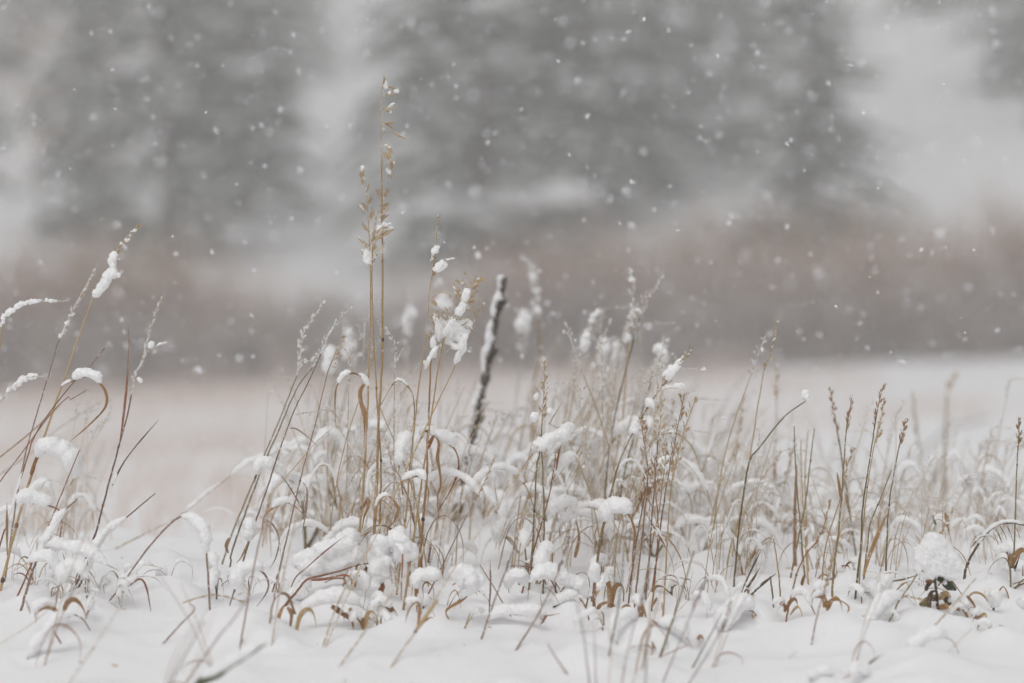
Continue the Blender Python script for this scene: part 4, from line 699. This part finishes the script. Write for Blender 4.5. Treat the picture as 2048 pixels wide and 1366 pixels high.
# ------------------------------------------------------------------ softer growth behind, in front and between: copied from a few model plants
def model(kind, seed):
    R = random.Random(seed); root = bpy.data.objects.new('grass_tuft' if kind != 'blade' else 'bent_grass', None); COL.objects.link(root); org = Vector((0, 0, 0)); snow = []
    def leaf(z0, hh, reach, w, c, th, sgn):
        y = R.uniform(-.4, .4) * reach; P = spline([Vector((0, 0, z0)), Vector((sgn * reach * .25, y * .3, z0 + hh * .8)), Vector((sgn * reach * .6, y * .6, z0 + hh)), Vector((sgn * reach * .95, y, z0 + hh * .65)), Vector((sgn * reach * R.uniform(.9, 1.15), y * 1.1, z0 + hh * R.uniform(-.3, .3)))], 24)
        b = MB(); b.ribbon(P, [w * max(.12, 1 - (i / 23) ** 2.2) for i in range(24)], [.3 + .05 * i + .3 * math.sin(i * .4 + seed) for i in range(24)], .4); b.build('leaf', M[c], root)
        if th: snow.extend(cap_blobs(P[7:19], th, R.random()))
    if kind == 'stalk':
        H = R.uniform(.20, .34); ln = R.uniform(.02, .12); n = R.choice((2, 3, 3))
        for k in range(n):
            x0, y0 = R.uniform(-.03, .03), R.uniform(-.03, .03); h = H * R.uniform(.75, 1.1); l = ln * R.uniform(.4, 1.5)
            P = [Vector((x0, y0, -.04)), Vector((x0 + l * .3, y0, h * .45)), Vector((x0 + l, y0 + R.uniform(-.02, .02), h))]
            b = MB(); b.tube(spline(P, 14), [.0015 - .0007 * i / 13 for i in range(14)], 5); b.build('stem', M[R.choice(('straw', 'pale', 'olive', 'pale'))], root)
            A = [P[2] - (P[2] - P[1]).normalized() * h * .12, P[2], P[2] + (P[2] - P[1]).normalized() * h * .16 + Vector((R.uniform(0, .02), 0, 0))]
            snow.extend(seed_head(root, org, A, n=16, L=.0085, ped=.005, spread=R.uniform(.2, .5), frost=.7, fs=1.2, seed=seed * 7 + k))
        for k in range(R.choice((1, 2, 3))): leaf(R.uniform(.02, .09), R.uniform(.04, .10), R.uniform(.05, .10), .004, R.choice(('brown', 'straw', 'olive')), R.uniform(.008, .018), R.choice((-1, 1, 1)))
    elif kind == 'bare':
        for k in range(2):
            x0 = R.uniform(-.02, .02); h = R.uniform(.10, .22); l = R.uniform(.03, .12)
            b = MB(); b.tube(spline([Vector((x0, 0, -.03)), Vector((x0 + l * .45, .01, h * .5)), Vector((x0 + l, R.uniform(-.03, .03), h))], 10), [.0009 - .0005 * i / 9 for i in range(10)], 5); b.build('stem', M[R.choice(('purple', 'pale', 'straw'))], root)
        leaf(0, R.uniform(.03, .06), R.uniform(.03, .06), .003, R.choice(('brown', 'rust', 'purple')), 0, 1)
    elif kind == 'plume':                            # fine pale blades with feathery heads
        for k in range(R.randint(3, 5)):
            x0, y0 = R.uniform(-.04, .04), R.uniform(-.04, .04); h = R.uniform(.14, .30); l = h * R.uniform(.0, .45); nod = R.uniform(0, .05)
            P = [Vector((x0, y0, -.04)), Vector((x0 + l * .35, y0, h * .5)), Vector((x0 + l, y0 + R.uniform(-.02, .02), h)), Vector((x0 + l + nod, y0, h * 1.12 - nod * .6))]
            b = MB(); b.tube(spline(P[:3], 12), [.0011 - .0006 * i / 11 for i in range(12)], 4); b.build('stem', M[R.choice(('pale', 'pale', 'straw'))], root)
            if R.random() < .8: snow.extend(seed_head(root, org, [P[1].lerp(P[2], .75), P[2], P[3]], n=13, L=.008, ped=.006, spread=R.uniform(.3, .8), frost=.8, fs=1.2, seed=seed * 9 + k))
        for k in range(R.randint(3, 5)): leaf(R.uniform(-.01, .10), R.uniform(.03, .09), R.uniform(.03, .10), R.uniform(.0016, .003), R.choice(('pale', 'pale', 'straw', 'brown')), R.choice((0, R.uniform(.004, .010), R.uniform(.008, .017))), R.choice((-1, 1, 1)))
    elif kind == 'curl':                             # dead curled leaves at the foot
        for k in range(R.randint(1, 3)): leaf(R.uniform(-.005, .02), R.uniform(.008, .03), R.uniform(.012, .035), R.uniform(.004, .007), R.choice(('brown', 'rust', 'brown', 'straw')), R.choice((0, 0, R.uniform(.006, .010))), R.choice((-1, 1)))
    else:
        for k in range(R.randint(3, 5)): leaf(R.uniform(-.015, .02), R.uniform(.015, .07), R.uniform(.03, .11), R.uniform(.002, .0045), R.choice(('brown', 'straw', 'purple', 'olive', 'pale')), R.choice((0, R.uniform(.004, .008), R.uniform(.007, .014))), R.choice((-1, 1)))
    snow_part('snow_cap', root, org, snow, .0013)
    return root
MODELS = {k: [model(k, 40 + i * 3 + len(k)) for i in range(n)] for k, n in (('stalk', 7), ('blade', 9), ('bare', 4), ('plume', 10), ('curl', 8))}
mused = set(); rg = random.Random(77)
def scatter(kind, px, d, sc, label, group, cat='grass'):
    v = rg.randrange(len(MODELS[kind])); p = MODELS[kind][v]
    o = p if (kind, v) not in mused else copy_tree(p); mused.add((kind, v))
    x = (px - 1024) * K * d; o.location = (x, d, g1(x, d) - .004); o.rotation_euler = (0, 0, rg.uniform(-.5, .5) + (math.pi if rg.random() < .2 else 0)) if kind in ('stalk', 'plume', 'bare') else (rg.uniform(-.4, .4), rg.uniform(-.5, .5), rg.uniform(0, 6.3)); o.scale = (sc, sc, sc * rg.uniform(.85, 1.1))
    near = ('by the drooping snowy spikes', 'by the leaning row of plumes', 'behind the tall tuft', 'beyond the leaning stick', 'by the domed leaf', 'in the loose stand', 'around the leafy weed')[sum(px > q for q in (300, 640, 920, 1150, 1420, 1790))]
    tag(o, ('large ' if sc > .95 else 'small ' if sc < .68 else '') + label + ' ' + near, cat, group)
for i in range(62):
    r = rg.random(); px = rg.gauss(1130, 330) if r < .6 else rg.uniform(-60, 2110)
    if 190 < px < 500: continue
    d = rg.uniform(3.12, 4.4); scatter('stalk', px, d, rg.uniform(.6, 1.05) * (1 if 450 < px < 1420 else .66), 'soft snowy grass tuft', 'blurred tufts behind')
for i in range(88):
    px = rg.choice((rg.gauss(620, 90), rg.gauss(830, 110), rg.gauss(1130, 110), rg.gauss(1250, 120), rg.gauss(1350, 120), rg.uniform(1400, 2060), rg.uniform(-40, 180)))
    if 180 < px < 500: continue
    d = rg.uniform(2.9, 3.9); scatter('plume', px, d, rg.uniform(.6, 1.15) * (.62 if px > 1430 or px < 200 else 1), 'pale feathery grass clump', 'pale feathery clumps')
for i in range(34):
    scatter('plume', rg.uniform(1420, 2070), rg.uniform(2.9, 3.4), rg.uniform(.45, .72), 'pale feathery grass clump', 'pale feathery clumps')
for i in range(75):
    px = rg.gauss(1000, 400) if rg.random() < .5 else rg.uniform(-40, 2090)
    if 190 < px < 480 and rg.random() < .95: continue
    scatter('blade', px, rg.uniform(2.9, 3.7), rg.uniform(.6, 1.15), 'arching blades under snow on the bank', 'snowy blades behind')
for px, d in [(70, 2.5), (320, 2.4), (1270, 2.48), (1420, 2.5), (1700, 2.5), (440, 2.45)]:
    scatter('bare', px, d, rg.uniform(.5, .8), 'short thin bare stems at the bank edge', 'bare stems at the front')
for i in range(34):
    px = rg.choice((rg.uniform(20, 460), rg.uniform(480, 960), rg.uniform(960, 1400), rg.uniform(1440, 2030))); scatter('blade', px, rg.uniform(2.66, 2.95), rg.uniform(.35, .7), 'snow-bent low blades at the stalk feet', 'small blades among the stalks')
for i in range(24):
    px = rg.choice((rg.gauss(690, 70), rg.gauss(820, 60), rg.gauss(1090, 60), rg.gauss(1290, 60), rg.gauss(1680, 110), rg.gauss(100, 70), rg.gauss(1960, 50))); scatter('curl', px, rg.uniform(2.62, 2.98), rg.uniform(.7, 1.2), 'curled dead leaves low on the snow', 'curled leaves at the stalk feet')

# ------------------------------------------------------------------ snow sinks and piles up around every foot; chaff lies on it
def wells():
    me = GROUND.data; n = len(me.vertices); co = np.empty(n * 3); me.vertices.foreach_get('co', co); co = co.reshape(-1, 3)
    near = np.nonzero((np.abs(co[:, 0]) < 1.3) & (co[:, 1] > 1.9) & (co[:, 1] < 3.7))[0]; P = co[near]; dz = np.zeros(len(near)); R = random.Random(6)
    for o in COL.objects:
        if o.type == 'EMPTY' and 'label' in o and 1.9 < o.location.y < 3.6:
            r2 = (P[:, 0] - o.location.x) ** 2 + (P[:, 1] - o.location.y) ** 2; s = R.uniform(.010, .016)
            dz += -R.uniform(.003, .009) * np.exp(-r2 / s ** 2) + R.uniform(0, .007) * np.exp(-((P[:, 0] - o.location.x + R.uniform(-.03, .03)) ** 2 + (P[:, 1] - o.location.y - .02) ** 2) / .024 ** 2)
    co[near, 2] += np.clip(dz, -.012, .018); me.vertices.foreach_set('co', co.ravel()); me.update()
wells()
def chaff():
    R = random.Random(16); b = MB()
    for i in range(45):
        y = R.uniform(2.4, 3.2); x = (R.uniform(0, 2048) - 1024) * K * y; z = g1(x, y) + .0015; a = R.uniform(0, 6.3); l = R.uniform(.003, .011)
        b.spindle(Vector((x, y, z)), Vector((math.cos(a), math.sin(a), R.uniform(-.1, .35))), l, R.uniform(.0005, .001), 4)
    tag(b.build('fallen_chaff', M['head']), 'tiny fallen seeds and straw bits on the near snow', 'chaff', kind='stuff')
chaff()

for k, L in MODELS.items():                         # a model plant that no place used
    for v, o in enumerate(L):
        if (k, v) not in mused:
            gone = set(KIDS.get(o.name, [])); SNOWREQ[:] = [q for q in SNOWREQ if q[0] not in gone]
            for c in gone: bpy.data.objects.remove(c)
            bpy.data.objects.remove(o)

# ------------------------------------------------------------------ falling snow
FLAKE = snow_mat('flake', (.9, .9, .92), 900, .1)
def flake_geo(seed):
    R = random.Random(seed); b = MB()
    for i in range(R.choice((2, 3, 4, 4))):
        c = Vector((R.gauss(0, .55), R.gauss(0, .4), R.gauss(0, .55))) * (i > 0); q = Matrix.Translation(c) @ Matrix.Rotation(R.uniform(0, 6), 4, Vector((R.gauss(0, 1), R.gauss(0, 1), R.gauss(0, 1))).normalized()) @ Matrix.Diagonal((R.uniform(.35, .75), R.uniform(.3, .6), R.uniform(.12, .4), 1))
        b.add([Vector(v) * (1 + .4 * mnoise.noise(Vector(v) * 2 + c * 3)) for v in ICO1[0]] if i == 0 else [Vector(v) for v in OCT[0]], ICO1[1] if i == 0 else OCT[1], q)
    return b
OCT = ([(1, 0, 0), (-1, 0, 0), (0, 1, 0), (0, -1, 0), (0, 0, 1), (0, 0, -1)], [(0, 2, 4), (2, 1, 4), (1, 3, 4), (3, 0, 4), (2, 0, 5), (1, 2, 5), (3, 1, 5), (0, 3, 5)])
FG = [flake_geo(s) for s in range(10)]; FM = [mesh('snowflake', b.v, b.f, False) for b in FG]
for m in FM: m.materials.append(FLAKE)
rf = random.Random(2024)
for i in range(300):
    d = rf.uniform(2.55, 3.2) if rf.random() < .6 else rf.choice((rf.uniform(2.1, 2.6), rf.uniform(3.2, 4.4), rf.uniform(3.2, 4.4)))
    px, py = rf.uniform(-60, 2108), rf.uniform(-60, 800) if rf.random() < .88 else rf.uniform(800, 1050)
    p = W(px, py, d)
    if p.z < g1(p.x, p.y) + .03: p.z = g1(p.x, p.y) + .1
    o = obj('snowflake', FM[rf.randrange(10)]); o.location = p; o.rotation_euler = (rf.uniform(0, 6), rf.uniform(0, 6), rf.uniform(0, 6)); s = .0010 + .0030 * rf.random() ** 2.6 + (.0011 if abs(d - FOCUS) > .4 else 0); o.scale = (s, s, s)
    tag(o, 'small ragged white snowflake falling through the air', 'snowflake', 'falling snowflakes')
fb = MB()
for i in range(7500):
    d = 3.3 + 7 * rf.random() ** 1.35 if rf.random() < .94 else rf.uniform(1.7, 2.4); p = W(rf.uniform(-150, 2200), rf.uniform(-150, 930), d)
    if p.z < g1(p.x, p.y) + .04: continue
    g = FG[rf.randrange(10)]; s = .0013 + .0034 * rf.random() ** 2.2
    fb.add(g.v, g.f, Matrix.Translation(p) @ Matrix.Rotation(rf.uniform(0, 6), 4, 'X') @ Matrix.Rotation(rf.uniform(0, 6), 4, 'Z') @ Matrix.Diagonal((s, s, s, 1)))
fo = fb.build('falling_snow', FLAKE, smooth=False); tag(fo, 'countless tiny snowflakes falling farther off over the field', 'snowfall', kind='stuff')

# ------------------------------------------------------------------ fuse and roughen every lump of snow
def finish_snow():
    tmp = []
    for o, blobs, vx, org in SNOWREQ:
        b = MB()
        for c, r in blobs: b.add(ICO2[0], ICO2[1], Matrix.Translation(c) @ Matrix.Diagonal((r, r, r, 1)))
        t = bpy.data.objects.new('tmp', mesh('tmp', b.v, b.f)); COL.objects.link(t)
        m = t.modifiers.new('r', 'REMESH'); m.mode = 'VOXEL'; m.voxel_size = vx; m.use_smooth_shade = True; tmp.append(t)
        if max(q[1] for q in blobs) > .0045: m = t.modifiers.new('s', 'SMOOTH'); m.factor = .5; m.iterations = 3
    dg = bpy.context.evaluated_depsgraph_get(); dg.update()
    def fbm(q): return mnoise.noise(q * 110) + .55 * mnoise.noise(q * 230)
    for t, (o, blobs, vx, org) in zip(tmp, SNOWREQ):
        me = bpy.data.meshes.new_from_object(t.evaluated_get(dg)); n = len(me.vertices)
        co = np.empty(n * 3); me.vertices.foreach_get('co', co); no = np.empty(n * 3); me.vertices.foreach_get('normal', no); co = co.reshape(-1, 3); no = no.reshape(-1, 3)
        rmax = max(r for _, r in blobs); A = min(.0018, rmax * .18); B = min(.0015, rmax * .2)
        dsp = np.array([A * fbm(q) + B * mnoise.noise(q * 420) + B * .8 * mnoise.noise(q * 850) for q in (Vector(p) + org * 3.1 for p in co)])
        me.vertices.foreach_set('co', (co + no * dsp[:, None]).ravel()); me.polygons.foreach_set('use_smooth', [True] * len(me.polygons))
        old = o.data; me.name = 'snow'; me.materials.clear(); me.materials.append(SNOW); me.update()
        for u in USERS.get(old.name, [o]): u.data = me
    for t in tmp:
        d = t.data; bpy.data.objects.remove(t); bpy.data.meshes.remove(d)
USERS = {}
for q in bpy.data.objects:
    if q.type == 'MESH': USERS.setdefault(q.data.name, []).append(q)
finish_snow()

# ------------------------------------------------------------------ the snow-thick air
hb = MB(); x0, x1, y0, y1, z0, z1 = -170, 170, -45, 210, -5, 52
hb.v = [Vector(p) for p in [(x0, y0, z0), (x1, y0, z0), (x1, y1, z0), (x0, y1, z0), (x0, y0, z1), (x1, y0, z1), (x1, y1, z1), (x0, y1, z1)]]
hb.f = [(3, 2, 1, 0), (4, 5, 6, 7), (0, 1, 5, 4), (1, 2, 6, 5), (2, 3, 7, 6), (3, 0, 4, 7)]
hm = bpy.data.materials.new('haze'); hm.use_nodes = True; hn = hm.node_tree; hn.nodes.clear()
ho = hn.nodes.new('ShaderNodeOutputMaterial'); hv = hn.nodes.new('ShaderNodeVolumePrincipled'); hv.inputs['Density'].default_value = .0115; hv.inputs['Color'].default_value = (.95, .945, .94, 1); hv.inputs['Anisotropy'].default_value = .2
hn.links.new(hv.outputs[0], ho.inputs['Volume'])
tag(hb.build('haze', hm, smooth=False), 'pale air thick with falling snow over the whole scene', 'haze', kind='stuff')
